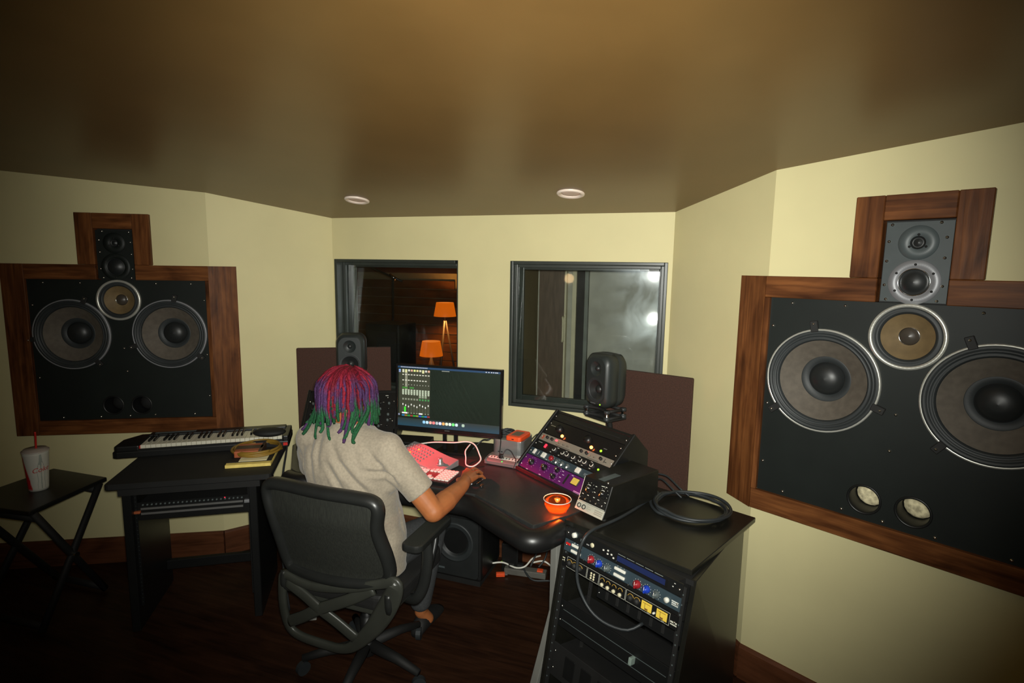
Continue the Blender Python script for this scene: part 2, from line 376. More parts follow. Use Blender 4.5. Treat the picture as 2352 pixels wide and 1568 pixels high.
def wall_between(name, p, q, out, th=0.1):
    p, q = V(p), V(q); o = V(out) * th
    vs = [(p.x, p.y, 0), (q.x, q.y, 0), (q.x, q.y, HC(q.y) + .02), (p.x, p.y, HC(p.y) + .02)]
    vs += [(x + o.x, y + o.y, z) for x, y, z in vs]
    return struct(name, MB().add(vs, [(0, 1, 2, 3), (7, 6, 5, 4), (0, 4, 5, 1), (1, 5, 6, 2), (2, 6, 7, 3), (3, 7, 4, 0)]), M['wall'])
wall_between('wall_front_right', (W0, 0, 0), D0, (0.82, 0.57, 0))
wall_between('wall_front_left', A0, (-W0, 0, 0), (-0.82, 0.57, 0))
wall_between('wall_side_right', endR, (endR.x, YB, 0), (1, 0, 0))
wall_between('wall_side_left', (endL.x, YB, 0), endL, (-1, 0, 0))
wall_between('wall_back', (endR.x, YB, 0), (endL.x, YB, 0), (0, -1, 0))
FR = {1: T(*D0) @ Rz(-SA), -1: T(*A0) @ Rz(SA)}
for s, nm in ((1, 'wall_right'), (-1, 'wall_left')):
    h1 = HC(endR.y) + .02; h0 = HC(D0.y) + .02
    out = [(0, 0), (1.75 * s, 0), (1.75 * s, h1), (0, h0)]
    hole = [(.03, .80), (1.0, .80), (1.0, 1.70), (.63, 1.70), (.63, 1.97), (.31, 1.97), (.31, 1.70), (.03, 1.70)]
    o = struct(nm, plate_holes(out, [[(s * x, z) for x, z in hole]], 0, .16), M['wall']); o.matrix_world = FR[s]
# baseboards, mitred in pieces, proud of the walls
def baseboard(name, p, q, inn, h=0.152, t=0.016):
    p, q = V(p), V(q); i = V(inn).normalized(); d = (q - p); L = d.length
    Mx = Matrix.Translation(p) @ Matrix((d.normalized().to_4d(), i.to_4d(), V((0, 0, 1, 0)), V((0, 0, 0, 1)))).transposed()
    Mx = Matrix.Translation(p) @ Matrix(((d.normalized().x, i.x, 0, 0), (d.normalized().y, i.y, 0, 0), (0, 0, 1, 0), (0, 0, 0, 1)))
    prof = [(0, 0), (t, 0), (t, h - .012), (t * .5, h), (0, h)]
    rings = [[(x, y, z) for y, z in prof] for x in (0, L)]
    o = struct(name, MB().loft(rings, None, 0, False), M['base']); o.matrix_world = Mx; return o
baseboard('baseboard_front', (-W0, 0, 0), (W0, 0, 0), (0, -1, 0))
baseboard('baseboard_front_right', (W0, 0, 0), D0, (-.82, -.57, 0))
baseboard('baseboard_front_left', A0, (-W0, 0, 0), (.82, -.57, 0))
baseboard('baseboard_right', D0, endR, (-math.sin(SA), -math.cos(SA), 0))
baseboard('baseboard_left', endL, A0, (math.sin(SA), -math.cos(SA), 0))
# recessed downlights in the sloping ceiling
tilt = math.atan(-0.1624)
for k, (x, lab) in enumerate(((-0.6, 'left one of two unlit round recessed ceiling downlights, above the left window'), (0.58, 'right one of two unlit round recessed ceiling downlights, above the right window'))):
    t = thing('recessed_downlight', lab, 'light', mw=T(x, -.362, HC(-.362)) @ Rx(tilt), group='recessed ceiling downlights')
    obj('trim_ring', MB().lathe([(.066, .002), (.066, -.006), (.058, -.010), (.044, -.004), (.044, .002)], 40), M['white_trim'], t)
    obj('lens', MB().lathe([(.0001, -.002), (.030, -.003), (.045, -.001), (.045, .002)], 32), M['bulbdisc'], t)

# ------------------------------------------------------------------ windows
def ring(mb, x0, z0, x1, z1, w, y0, y1):
    mb.box(((x0 + w / 2), (y0 + y1) / 2, (z0 + z1) / 2), (w, y1 - y0, z1 - z0)); mb.box(((x1 - w / 2), (y0 + y1) / 2, (z0 + z1) / 2), (w, y1 - y0, z1 - z0))
    mb.box(((x0 + x1) / 2, (y0 + y1) / 2, z0 + w / 2), (x1 - x0 - 2 * w, y1 - y0, w)); mb.box(((x0 + x1) / 2, (y0 + y1) / 2, z1 - w / 2), (x1 - x0 - 2 * w, y1 - y0, w))
def window(i, x0, x1, g):
    r = bpy.data.objects.new('window_%d' % i, None); COL.objects.link(r); r['kind'] = 'structure'; r.location = ((x0 + x1) / 2, 0, (WZ[0] + WZ[1]) / 2)
    hx, hz = (x1 - x0) / 2, (WZ[1] - WZ[0]) / 2
    mb = MB(); ring(mb, -hx, -hz, hx, hz, .018, -.004, .165)
    if i == 1: mb = MB(); mb.box((-hx + .009, .08, 0), (.018, .168, 2 * hz)); mb.box((0, .08, hz - .009), (2 * hx - .036, .168, .018)); mb.box((0, .08, -hz + .009), (2 * hx - .036, .168, .018)); mb.box((hx - .009, .11, 0), (.018, .108, 2 * hz))
    obj('window_frame', mb, M['winfr'], r, .003)
    mb = MB(); ring(mb, -hx + .018, -hz + .018, hx - .018, hz - .018, .018, .060 if i == 1 else .022, .083 if i == 1 else .045); obj('glazing_bead', mb, M['winfr'], r, .003)
    mb = MB(); ring(mb, -hx + .018, -hz + .018, hx - .018, hz - .018, .030, .105, .13); obj('sash', mb, M['winfr'], r, .003)
    for nm, n, y, w in (('pane', (-.0835 if i == 2 else .02, 1, -.0125), .075, .020), ('pane', (-.0814 if i == 2 else .02, 1, -.0897), .100, .052)):
        nn = -V(n).normalized(); q = nn.to_track_quat('-Y', 'Z')
        mb = MB(); mb.box((0, 0, 0), (2 * hx - .04, .004, 2 * hz - .04))
        o = obj(nm, mb, g, r); o.location = (0, y, 0); o.rotation_mode = 'QUATERNION'
        zz = V((0, 0, 1)); yy = -nn; xx = yy.cross(zz).normalized(); zz = xx.cross(yy).normalized()
        o.matrix_local = T(0, y, 0) @ Matrix(((xx.x, yy.x, zz.x, 0), (xx.y, yy.y, zz.y, 0), (xx.z, yy.z, zz.z, 0), (0, 0, 0, 1)))
    return r
window(1, *WX[0], M['glass']); window(2, *WX[1], M['glass2'])

# ------------------------------------------------------------------ rooms behind the glass
struct('floor_live_room', MB().box((-1.5, 2.0, -.05), (4.6, 3.6, .1)), M['floor'])
struct('wall_live_room_left', MB().box((-3.75, 2.0, 1.1), (.1, 3.5, 2.2)), M['livewall'])
struct('wall_partition', MB().box((-.05, 2.0, 1.1), (.1, 3.6, 2.2)), M['livewall'])
lw = struct('wall_live_room_back', MB().box((-1.9, 3.75, 1.1), (3.8, .1, 2.2)), M['livewall'])
for k in range(13):
    zt = .12 * k + .06; x1 = -1.98 + (0 if k < 12 else -.1)
    xr = -.12 if k < 10 else (-1.55 - .18 * (k - 10))
    obj('board', MB().box(((-3.6 + xr) / 2, 3.685, zt), (xr + 3.6, .03, .112)), M['liveboard'], lw, .004, 1)
struct('ceiling_live_room', MB().box((-1.85, 2.0, 2.25), (3.9, 3.6, .1)), M['brownboard'])
struct('trim_1', MB().box((-1.9, 3.2, 1.86), (3.6, .12, .40)), mat('dark_red_beam', (.05, .012, .008), .6))
def curtain(x0, x1, y, z0, z1, n, amp, lab):
    ins = []; N = n * 8
    fr = [(x0 + (x1 - x0) * i / N, y + amp * math.sin(2 * PI * i / 8) + amp * .4 * math.sin(i * 1.3)) for i in range(N + 1)]
    poly = fr + [(x, yy + .006) for x, yy in reversed(fr)]
    return tag(obj('curtain', MB().prism(poly, z0, z1, None, 0, True), M['curtain']), lab, 'curtain')
curtain(-1.50, -1.13, .36, .0, 1.95, 5, .022, 'grey-green curtain hanging in folds at left inside the left window')
curtain(-1.86, -1.52, .95, .0, 1.95, 4, .02, 'dimmer curtain further back in the dark room behind the left window')
curtain(-.02 + .02, .13, .34, .0, 1.95, 3, .014, 'narrow grey curtain at the left side behind the right window')
# lamps in the live room
def shade_lamp(name, lab, x, y, zc, r0, r1, h, tripod):
    t = thing(name, lab, 'lamp', (x, y, 0))
    obj('lamp_shade', MB().lathe([(r1, zc - h / 2), (r0, zc + h / 2), (r0 - .004, zc + h / 2), (r1 - .004, zc - h / 2), (r1, zc - h / 2)], 36), M['shade'], t)
    if tripod:
        obj('lamp_stem', MB().tube([(0, 0, zc - h / 2 - .1), (0, 0, zc + h * .3)], .008), M['brownboard'], t)
        for k in range(3):
            a = 2 * PI * k / 3 + .5
            obj('leg', MB().tube([(0.01 * math.cos(a), .01 * math.sin(a), zc - h / 2 - .06), (.2 * math.cos(a), .2 * math.sin(a), 0.0)], .013), M['brownboard'], t)
    else:
        obj('lamp_stem', MB().lathe([(.012, zc + h * .3), (.012, zc - h / 2), (.02, zc - h / 2 - .06), (.05, .56), (.06, .5)], 20), M['brownboard'], t)
        obj('base', MB().box((0, 0, .25), (.26, .26, .5)), M['brownboard'], t, .01)
    return t
shade_lamp('tripod_lamp', 'glowing orange shaded floor lamp on a tripod, upper one in the left window', -1.867, 3.3, 1.21, .110, .141, .173, True)
shade_lamp('table_lamp', 'glowing orange shaded lamp, lower one in the left window above the monitor', -1.75, 2.7, .80, .105, .135, .17, False)
lamp('tripod_lamp_bulb', 'POINT', (-1.867, 3.3, 1.22), 45, (1, .42, .1), .04)
lamp('table_lamp_bulb', 'POINT', (-1.75, 2.7, .82), 30, (1, .42, .1), .04)
t = thing('mic_stand', 'dark boom microphone stand standing behind the left window', 'stand', (-1.55, 1.55, 0))
obj('pole', MB().tube([(0, 0, 0.02), (0, 0, 1.62)], .012), M['black'], t)
obj('boom', MB().tube([(-.22, 0, 1.72), (.10, 0, 1.60)], .010), M['black'], t)
obj('clutch', MB().tube([(-.03, 0, 1.66), (.03, 0, 1.62)], .018), M['chrome'], t)
for k in range(3):
    a = 2 * PI * k / 3; obj('leg', MB().tube([(0, 0, .18), (.3 * math.cos(a), .3 * math.sin(a), .01)], .010), M['black'], t)
t = thing('speaker_cabinet', 'black cabinet standing in the dark behind the left window', 'cabinet', (-1.42, 1.3, 0))
obj('body', MB().box((0, 0, .62), (.34, .3, 1.24)), M['black'], t, .015); obj('grille', MB().box((0, -.155, .66), (.28, .012, 1.04)), M['blackm'], t, .004)
# booth behind the right window
struct('floor_booth', MB().box((.8, .7, -.05), (1.7, 1.1, .1)), M['floor'])
struct('wall_booth_back', MB().box((.9, 1.15, 1.1), (1.9, .1, 2.2)), M['boothwall'])
struct('wall_booth_right', MB().box((1.75, .68, 1.1), (.1, 1.0, 2.2)), M['boothwall'])
struct('ceiling_booth', MB().box((.85, .7, 2.25), (1.9, 1.1, .1)), M['boothwall'])
d1 = bpy.data.objects.new('door_1', None); COL.objects.link(d1); d1['kind'] = 'structure'; d1.location = (.14, 1.08, 0)
obj('door_leaf', MB().box((-.02, .0, 1.0), (.20, .036, 1.98)), mat('brown_leaf', (.11, .075, .05), .5, var=.2, scale=8, stretch=(8, 8, 1)), d1, .003)
obj('edge_strip', MB().box((.088, -.01, 1.0), (.014, .05, 1.98)), M['strip'], d1, .002)
obj('door_handle', MB().tube(smooth_path([(.078, -.02, 1.20), (.078, -.06, 1.20), (.085, -.075, 1.22), (.085, -.075, 1.36), (.078, -.06, 1.38), (.078, -.02, 1.38)], 4), .009), M['strip'], d1)
obj('door_jamb', MB().box((.155, -.01, 1.0), (.030, .05, 2.0)), M['strip'], d1, .002)
obj('dark_panel', MB().box((.20, .004, 1.0), (.060, .03, 2.0)), M['blackm'], d1, .002)
obj('door_jamb', MB().box((.245, -.01, 1.0), (.026, .05, 2.0)), mat('grey_strip', (.16, .18, .15), .5), d1, .002)

# ------------------------------------------------------------------ soffit-mounted main monitors
DR = lambda x, y, z: T(x, y, z) @ Rx(PI / 2)          # lathe axis pointing into the room (-y)
def soffit(s, lab):
    t = thing('soffit_speaker', lab, 'speaker', mw=FR[s], group=None)
    def b(name, x0, x1, z0, z1, m, y0=-.022, y1=.03, bev=.0025):
        return obj(name, MB().box((s * (x0 + x1) / 2, (y0 + y1) / 2, (z0 + z1) / 2), (x1 - x0, y1 - y0, z1 - z0)), m, t, bev, 1)
    b('frame_board', 0, .918, .776, .8575, M['woodh']); b('frame_board', .9185, 1.031, .776, 1.722, M['woodv'])
    b('frame_board', 0.0, .3735, 1.6405, 1.722, M['woodh']); b('frame_board', .5685, .918, 1.6405, 1.722, M['woodh'])
    b('frame_board', .288, .3735, 1.7225, 1.9975, M['woodv']); b('frame_board', .5685, .654, 1.7225, 1.9975, M['woodv'])
    b('frame_board', .374, .568, 1.915, 1.9975, M['woodh']); b('frame_board', 0, .020, .858, 1.640, M['woodv'])
    # the return board that wraps round the corner on to the splayed wall
    d = V((-.8896 * s, .4568, 0)); nn = V((-.4568 * s, -.8896, 0))
    mb = MB(); c = [V((0, -.022, 0)), d * .134 + nn * .020, d * .134 - nn * .02, V((0, .03, 0))]
    mb.add([(p.x, p.y, z) for z in (.776, 1.722) for p in c], [(0, 1, 2, 3), (7, 6, 5, 4), (0, 1, 5, 4), (1, 2, 6, 5), (2, 3, 7, 6), (3, 0, 4, 7)])
    obj('return_board', mb, M['woodv'], t)
    holes = [(s * .222, 1.340, .176), (s * .717, 1.340, .176), (s * .472, 1.529, .098), (s * .397, .934, .047), (s * .543, .936, .047)]
    obj('baffle', plate_holes([(s * .02, .858), (s * .918, .858), (s * .918, 1.640), (s * .02, 1.640)], holes, -.004, .016), M['baffle'], t)
    for x in (.222, .717):
        w = obj('woofer', MB().lathe([(.178, .002), (.187, .012), (.1925, .012), (.1935, .004), (.1935, 0)], 64, DR(s * x, -.004, 1.34)), M['ring'] if s > 0 else M['alu'], t)  # left rim in a darker metal, its dimness put into the colour
        obj('gasket', MB().lathe([(.188, .009), (.186, .0125), (.176, .0125), (.170, .004)], 64, DR(s * x, -.004, 1.34)), M['surround'], w)
        obj('surround', MB().lathe([(.176, .006), (.172, .012), (.166, .010), (.163, .002), (.158, .008), (.153, .006), (.149, -.004)], 64, DR(s * x, -.004, 1.34)), M['surround'], w)
        prof = [(.150, -.004)]
        for k in range(1, 25):
            r = .150 - k * .00375; prof.append((r, -.004 - (.150 - r) * .72 + (.0009 if k % 2 else -.0004)))
        obj('cone', MB().lathe(prof, 64, DR(s * x, -.004, 1.34)), M['cone'], w)
        obj('inner_ring', MB().lathe([(.086, -.0495), (.084, -.048), (.062, -.064)], 48, DR(s * x, -.004, 1.34)), M['surround'], w)
        obj('dust_cap', MB().lathe([(.062, -.062), (.060, -.056), (.052, -.044), (.038, -.034), (.020, -.029), (.0005, -.027)], 48, DR(s * x, -.004, 1.34)), M['cap'], w)
        for a in (100, 220, 340):
            a = math.radians(a + (12 if x > .5 else 0)); mb = MB()
            Mx = T(s * x, -.004, 1.34) @ Ry(-a if s > 0 else a - PI) 
            mb.box((.203, -.010, 0), (.042, .012, .026), Mx); obj('clip', mb, M['blackm'], w, .002, 1)
            mb = MB().lathe([(.0045, 0), (.004, .003), (.0003, .0045)], 10, Mx @ T(.212, -.016, 0) @ Rx(PI / 2)); obj('screw', mb, M['screw'], w)
    w = obj('midrange', MB().lathe([(.098, .002), (.0995, .010), (.1105, .011), (.112, .004), (.112, 0)], 56, DR(s * .472, -.004, 1.529)), M['ring'], t)
    obj('surround', MB().lathe([(.0995, .008), (.094, .004), (.088, .009), (.082, .007), (.077, -.002)], 56, DR(s * .472, -.004, 1.529)), M['surround'], w)
    obj('cone', MB().lathe([(.078, -.002), (.065, -.011), (.045, -.022), (.027, -.032)], 56, DR(s * .472, -.004, 1.529)), M['cone2'], w)
    obj('dust_cap', MB().lathe([(.029, -.030), (.027, -.025), (.018, -.018), (.0005, -.015)], 32, DR(s * .472, -.004, 1.529)), mat('cap_brown', (.06, .05, .04), .35), w)
    obj('cap_ring', MB().lathe([(.031, -.029), (.030, -.026), (.0285, -.027)], 40, DR(s * .472, -.004, 1.529)), M['chrome'], w)
    for x, z in ((.397, .934), (.543, .936)):
        p = obj('bass_port', MB().lathe([(.047, -.10), (.0465, -.002), (.050, .004), (.054, .002), (.055, 0)], 40, DR(s * x, -.004, z)), M['black'], t)
        obj('wadding', MB().ball((s * x, .085, z), (.046, .02, .046), 16, 8), M['fluff'] if s > 0 else M['blackm'], p)  # left wadding coloured black to match the dark port
    # treble plate in the tower; left parts coloured darker for the dimmer light there
    obj('shadow_gap_backing', MB().box((s * .471, .035, 1.778), (.194, .02, .276)), M['blackm'], t)  # black sheet standing in for shadow in the gap round the plate
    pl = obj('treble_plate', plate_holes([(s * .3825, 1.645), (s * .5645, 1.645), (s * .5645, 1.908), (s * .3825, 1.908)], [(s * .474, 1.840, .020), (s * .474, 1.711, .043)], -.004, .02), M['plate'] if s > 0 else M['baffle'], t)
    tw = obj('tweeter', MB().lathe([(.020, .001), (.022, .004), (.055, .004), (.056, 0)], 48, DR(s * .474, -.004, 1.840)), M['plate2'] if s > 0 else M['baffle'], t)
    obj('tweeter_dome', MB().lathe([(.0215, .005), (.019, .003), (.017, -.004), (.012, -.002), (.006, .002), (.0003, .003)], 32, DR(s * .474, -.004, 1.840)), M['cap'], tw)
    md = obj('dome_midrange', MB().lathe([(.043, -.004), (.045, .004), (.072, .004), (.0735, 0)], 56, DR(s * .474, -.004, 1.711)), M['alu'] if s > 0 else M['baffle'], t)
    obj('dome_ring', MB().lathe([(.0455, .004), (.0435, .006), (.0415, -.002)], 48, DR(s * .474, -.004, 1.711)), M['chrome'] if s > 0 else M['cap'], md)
    obj('dome', MB().lathe([(.043, -.004), (.037, .001), (.024, .010), (.010, .014), (.0003, .015)], 40, DR(s * .474, -.004, 1.711)), M['cap'], md)
    for cx, cz, r, k, o_, m in ((.474, 1.840, .026, 3, 90, tw), (.474, 1.711, .058, 6, 90, md)):
        for i in range(k):
            a = math.radians(o_ + 360 / k * i)
            obj('screw', MB().lathe([(.0042, 0), (.0038, .002), (.0003, .003)], 8, DR(s * (cx + r * math.cos(a)), -.008, cz + r * math.sin(a))), M['blackm'], m)
    scr = [(.398, 1.90), (.53, 1.902), (.548, 1.855), (.548, 1.79), (.55, 1.70), (.393, 1.845), (.392, 1.78), (.392, 1.70), (.40, 1.652), (.54, 1.652)]
    me = MB().lathe([(.0052, 0), (.0046, .003), (.0003, .0045)], 10, Rx(PI / 2)).mesh('screw', M['screw'])
    for x, z in scr: share('screw', me, t, (s * x, -.004, z))
    for x, z in ((.10, 1.622), (.28, 1.622), (.66, 1.622), (.84, 1.622), (.035, 1.53), (.035, 1.22), (.035, .98), (.465, 1.26), (.458, 1.13), (.33, .876), (.46, .874), (.61, .872), (.12, .876), (.80, .872), (.90, 1.5), (.90, 1.1)):
        share('screw', me, t, (s * x, -.004, z))
    return t
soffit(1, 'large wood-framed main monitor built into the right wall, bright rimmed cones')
soffit(-1, 'large wood-framed main monitor built into the left wall, the dim light put into its colours')
# ------------------------------------------------------------------ acoustic panels behind the nearfields
def acoustic(p, q, lab, zt=1.25):
    p, q = V(p), V(q); d = q - p; a = math.atan2(d.y, d.x)
    t = thing('acoustic_panel', lab, 'acoustic panel', (p.x, p.y, 0), a)
    L = d.length
    obj('fabric_face', MB().box((L / 2, .015, (zt + .03) / 2), (L, .03, zt - .03)), M['panel'], t, .006)
    obj('back_frame', MB().box((L / 2, .036, (zt + .03) / 2), (L - .03, .012, zt - .06)), M['blackm'], t)
    for x in (.05, L - .05): obj('foot', MB().box((x, .03, .015), (.03, .10, .03)), M['blackm'], t)
acoustic((-1.046, -.356), (-.58, -.077), 'brown fabric acoustic panel standing behind the left nearfield monitor')
acoustic((.74, -.085), (1.175, -.217), 'brown fabric acoustic panel standing behind the right nearfield monitor, reddish in the light', 1.222)

# ------------------------------------------------------------------ producer's desk
desk = thing('studio_desk', 'black studio desk with charcoal top and thick padded front edge', 'desk', (0, 0, 0))
top = [(.626, -1.022), (.735, -.885), (1.00, -.47), (.92, -.25), (.64, -.12), (.06, -.145), (-.28, -.235), (-.50, -.285), (-.93, -.38), (-.90, -.58), (-.66, -.87), (-.60, -.90), (-.44, -.83), (.30, -.83)]
obj('desk_top', MB().prism(top, .715, .75), M['desk'], desk, .004)
edge = smooth_path([(-.64, -.915, .715), (-.56, -.925, .715), (-.43, -.875, .715), (-.1, -.875, .715), (.20, -.875, .715), (.315, -.89, .715), (.45, -.972, .715), (.575, -1.052, .714), (.625, -1.075, .713), (.665, -1.055, .713), (.70, -.995, .714), (.725, -.955, .715)], 6)
obj('padded_edge', MB().tube(edge, .047, 16, flat=(1.0, .95)), M['vinyl'], desk)
obj('under_frame', MB().prism([(.58, -.98), (.68, -.86), (.92, -.48), (.85, -.26), (.06, -.20), (-.45, -.34), (-.82, -.46), (-.60, -.82), (-.42, -.78), (.28, -.78)], .66, .714), M['blackm'], desk)
def deskleg(px, py, ang, ln):
    # side profile in (depth, z): upright that flares forward into a foot
    prof = [(0, .66), (.34, .66), (.34, .35), (.44, .0), (-.13, .0), (-.10, .05), (0, .36)]
    Mx = T(px, py, 0) @ Rz(ang)
    mb = MB(); vs = [(x, y, z) for x in (-.018, .018) for y, z in prof]; n = len(prof)
    mb.add(vs, [tuple(range(n)), tuple(range(2 * n - 1, n - 1, -1))] + [(i, (i + 1) % n, n + (i + 1) % n, n + i) for i in range(n)], Mx)
    obj('leg', mb, M['deskleg'], desk, .003)
deskleg(.692, -.955, math.radians(-35), 0); deskleg(-.60, -.80, math.radians(33), 0)

# rack pods on the desk wings, tilted towards the seat
def pod(name, lab, o, ang, depth, width=.52):
    """local frame: x along the front edge, y to the back, z up"""
    mw = T(*o) @ Rz(ang)
    t = thing(name, lab, 'rack', mw=mw)
    H, S = .25, .26
    KK = .09
    for x in (-.008, width - .010):
        mb = MB(); vs = [(xx, y, z) for xx in (x, x + .016) for y, z in [(-.012, -.008), (-.012, .012), (S - .004, H + .012), (S + KK, H - KK + .008), (S + KK, -.008)]]
        mb.add(vs, [(0, 1, 2, 3, 4), (9, 8, 7, 6, 5)] + [(i, (i + 1) % 5, 5 + (i + 1) % 5, 5 + i) for i in range(5)]); obj('side_panel', mb, M['black'], t, .003, 1)
    obj('top_panel', MB().box((width / 2, KK * .7, -.008), (width - .02, KK * 1.41, .014), T(0, S, H + .006) @ Rx(-PI / 4)), M['black'], t, .002, 1)
    obj('back_panel', MB().box((width / 2, S + KK - .008, (H - KK) / 2), (width - .02, .014, H - KK - .01)), M['blackm'], t)
    obj('base_panel', MB().box((width / 2, (S + KK) / 2, -.002), (width - .02, S + KK - .02, .012)), M['blackm'], t)
    obj('front_lip', MB().box((width / 2, -.002, .004), (width, .020, .020)), M['black'], t, .003, 1)
    L = math.hypot(H, S)
    face = mw @ Matrix(((1, 0, 0, 0), (0, S / L, -H / L, 0), (0, H / L, S / L, 0), (0, 0, 0, 1)))  # x along, y up the slope, z out of the face
    return t, face
podR, FP = pod('desk_rack_pod', 'black sloping rack pod on the right wing of the desk, full of gear', (.372, -.472, .758), math.radians(-34.9), .15)
def knob(mb_m, r, h, skirt=True):
    mb = MB()
    if skirt: mb.lathe([(r * 1.15, 0), (r * 1.12, h * .25), (r * .86, h * .35)], 20, None, 0)
    mb.lathe([(r * .86, 0), (r * .80, h), (r * .5, h * 1.02), (.0003, h * 1.02)], 20)
    return mb.mesh('knob', mb_m)
def unit(name, lab, cat, F, u0, u1, v0, v1, m, depth=.12, group=None, z0=.004):
    t = thing(name, lab, cat, mw=F @ T(u0, v0, 0), group=group)
    w, h = u1 - u0, v1 - v0
    obj('faceplate', MB().box((w / 2, h / 2, z0 - .002), (w, h - .0016, .006)), m, t, .001, 1)
    obj('chassis', MB().box((w / 2, h / 2, -depth / 2 - .002), (w - .05, h - .006, depth)), M['blackm'], t)
    me = MB().lathe([(.0042, 0), (.0036, .002), (.0003, .003)], 8).mesh('screw', M['screw'])
    for x in (.010, w - .010):
        for y in ((h * .25, h * .75) if h > .06 else (h / 2,)): share('screw', me, t, (x, y, z0 + .001))
    return t, z0 + .001
def prints(t, z, items, m='print', name='printing'):
    mb = MB()
    for x0, y0, x1, y1, c in items: mb.box(((x0 + x1) / 2, (y0 + y1) / 2, z + .0002), (x1 - x0, y1 - y0, .0006), None, 0, c)
    return obj(name, mb, M[m], t)
WH = (.75, .75, .68)
KCH = MB().lathe([(.0085, 0), (.0085, .008), (.0065, .010), (.0058, .020), (.0003, .021)], 16)
def dots(cx, cy, r, n, a0=-140, a1=140, s=.0011, c=WH):
    return [(cx + r * math.sin(math.radians(a0 + (a1 - a0) * i / (n - 1))) - s, cy + r * math.cos(math.radians(a0 + (a1 - a0) * i / (n - 1))) - s, cx + r * math.sin(math.radians(a0 + (a1 - a0) * i / (n - 1))) + s, cy + r * math.cos(math.radians(a0 + (a1 - a0) * i / (n - 1))) + s, c) for i in range(n)]
def chromeknob(t, x, y, z, s=1.0):
    k = obj('knob', MB().lathe([(.013 * s, 0), (.0125 * s, .005), (.009 * s, .008), (.0085 * s, .018), (.0075 * s, .020)], 18), M['black'], t, loc=(x, y, z))
    obj('knob_cap', MB().lathe([(.0078 * s, .019), (.007 * s, .0215), (.0003, .022)], 16), M['chrome'], k)
    return k
PW = .50
# purple 2U at the bottom
t, z = unit('purple_rack_unit', 'purple two-unit equaliser faceplate at the bottom of the right desk pod', 'rack gear', FP, .004, .502, .010, .0885, M['purple'], .010)
pr = []
for x, y, s in ((.070, .044, 1.25), (.166, .047, 1.25), (.248, .062, .95), (.248, .026, .95)):
    chromeknob(t, x, y, z, s); pr += dots(x, y, .021 * s, 11, s=.0012, c=(.55, .45, .6)); pr.append((x - .008, y - .033 * s, x + .006, y - .030 * s, (.65, .5, .7)))
for x, y in ((.275, .067), (.28, .036), (.29, .018), (.288, .052)): pr.append((x, y, x + .012, y + .003, (.6, .5, .65)))
pr += [(.40, .008, .47, .011, (.6, .35, .65)), (.40, .002, .465, .005, (.6, .35, .65)), (.34, .068, .352, .071, (.6, .5, .65)), (.465, .068, .469, .074, (.6, .5, .65))]
prints(t, z, pr)
obj('slot', MB().box((.324, .042, z), (.010, .052, .003)), M['blackm'], t)
mt = obj('meter', MB().box((.3805, .048, z + .001), (.046, .036, .006)), mat('meter_bezel', (.02, .02, .02), .3), t, .002, 1)
obj('meter_face', MB().box((.3805, .048, z + .0045), (.038, .030, .002)), mat('amber_meter_card', (.62, .46, .09), .4, emit=(.7, .5, .08), estr=.12), mt)
# blue-grey 1U
t, z = unit('blue_grey_rack_unit', 'blue-grey one-unit preamp with white push buttons in the right desk pod', 'rack gear', FP, .004, .502, .0905, .130, M['bluegrey'], .05)
for x, w in ((.044, .014), (.114, .026), (.357, .026)): obj('push_button', MB().box((x, .020, z + .004), (w, .027, .010)), M['white'], t, .003)
k = obj('knob', MB().lathe([(.012, 0), (.0115, .012), (.004, .014), (.0003, .014)], 20), M['knobr'], t, loc=(.170, .021, z))
for x in (.215, .253, .290):
    obj('knob', MB().lathe([(.0085, 0), (.008, .012), (.0065, .013), (.0003, .0135)], 18), M['knobg'], t, loc=(x, .020, z)); obj('lit_button', MB().lathe([(.0048, 0), (.0045, .0025), (.0003, .003)], 14), mat('lit_white', (.8, .8, .75), .3, emit=(1, .9, .8), estr=.5), t, loc=(x - .004 + .008, .009, z + .010))
prints(t, z, [(.07, .012, .072, .03, WH), (.135, .006, .15, .008, WH), (.335, .02, .343, .023, WH)] + dots(.17, .021, .016, 9) + dots(.215, .02, .012, 7) + [(.395, .012 + .002 * i, .46, .0125 + .002 * i, (.3, .35, .36)) for i in range(6)])
# black 1U with white-ringed knobs
t, z = unit('black_knob_rack_unit', 'black one-unit equaliser with a row of white-ringed knobs in the right desk pod', 'rack gear', FP, .004, .502, .132, .178, M['black'], .07)
for i, x in enumerate((.160, .222, .252, .296, .342, .371, .415)):
    kk = obj('knob', MB().lathe([(.0125, 0), (.0115, .014), (.006, .015), (.0003, .015)], 20), M['blackm'], t, loc=(x, .024, z))
    obj('pointer_ring', MB().tube([(.009 * math.cos(a), .009 * math.sin(a), .0152) for a in [math.radians(-160 + 15 * q) for q in range(15)]], .0016, 6), M['white'], kk)
obj('red_switch', MB().box((.085, .026, z + .003), (.012, .020, .008)), M['redled'], t, .002, 1)
prints(t, z, [(x - .02, .008, x - .010, .010, WH) for x in (.15, .21, .30, .33, .37, .42)] + [(x + .01, .040, x + .022, .042, WH) for x in (.15, .21, .30, .38)] + [(.02, .034, .05, .037, (.3, .3, .28))])
obj('pilot', MB().lathe([(.005, 0), (.0045, .003), (.0003, .004)], 12), M['greenled'], t, loc=(.452, .020, z))
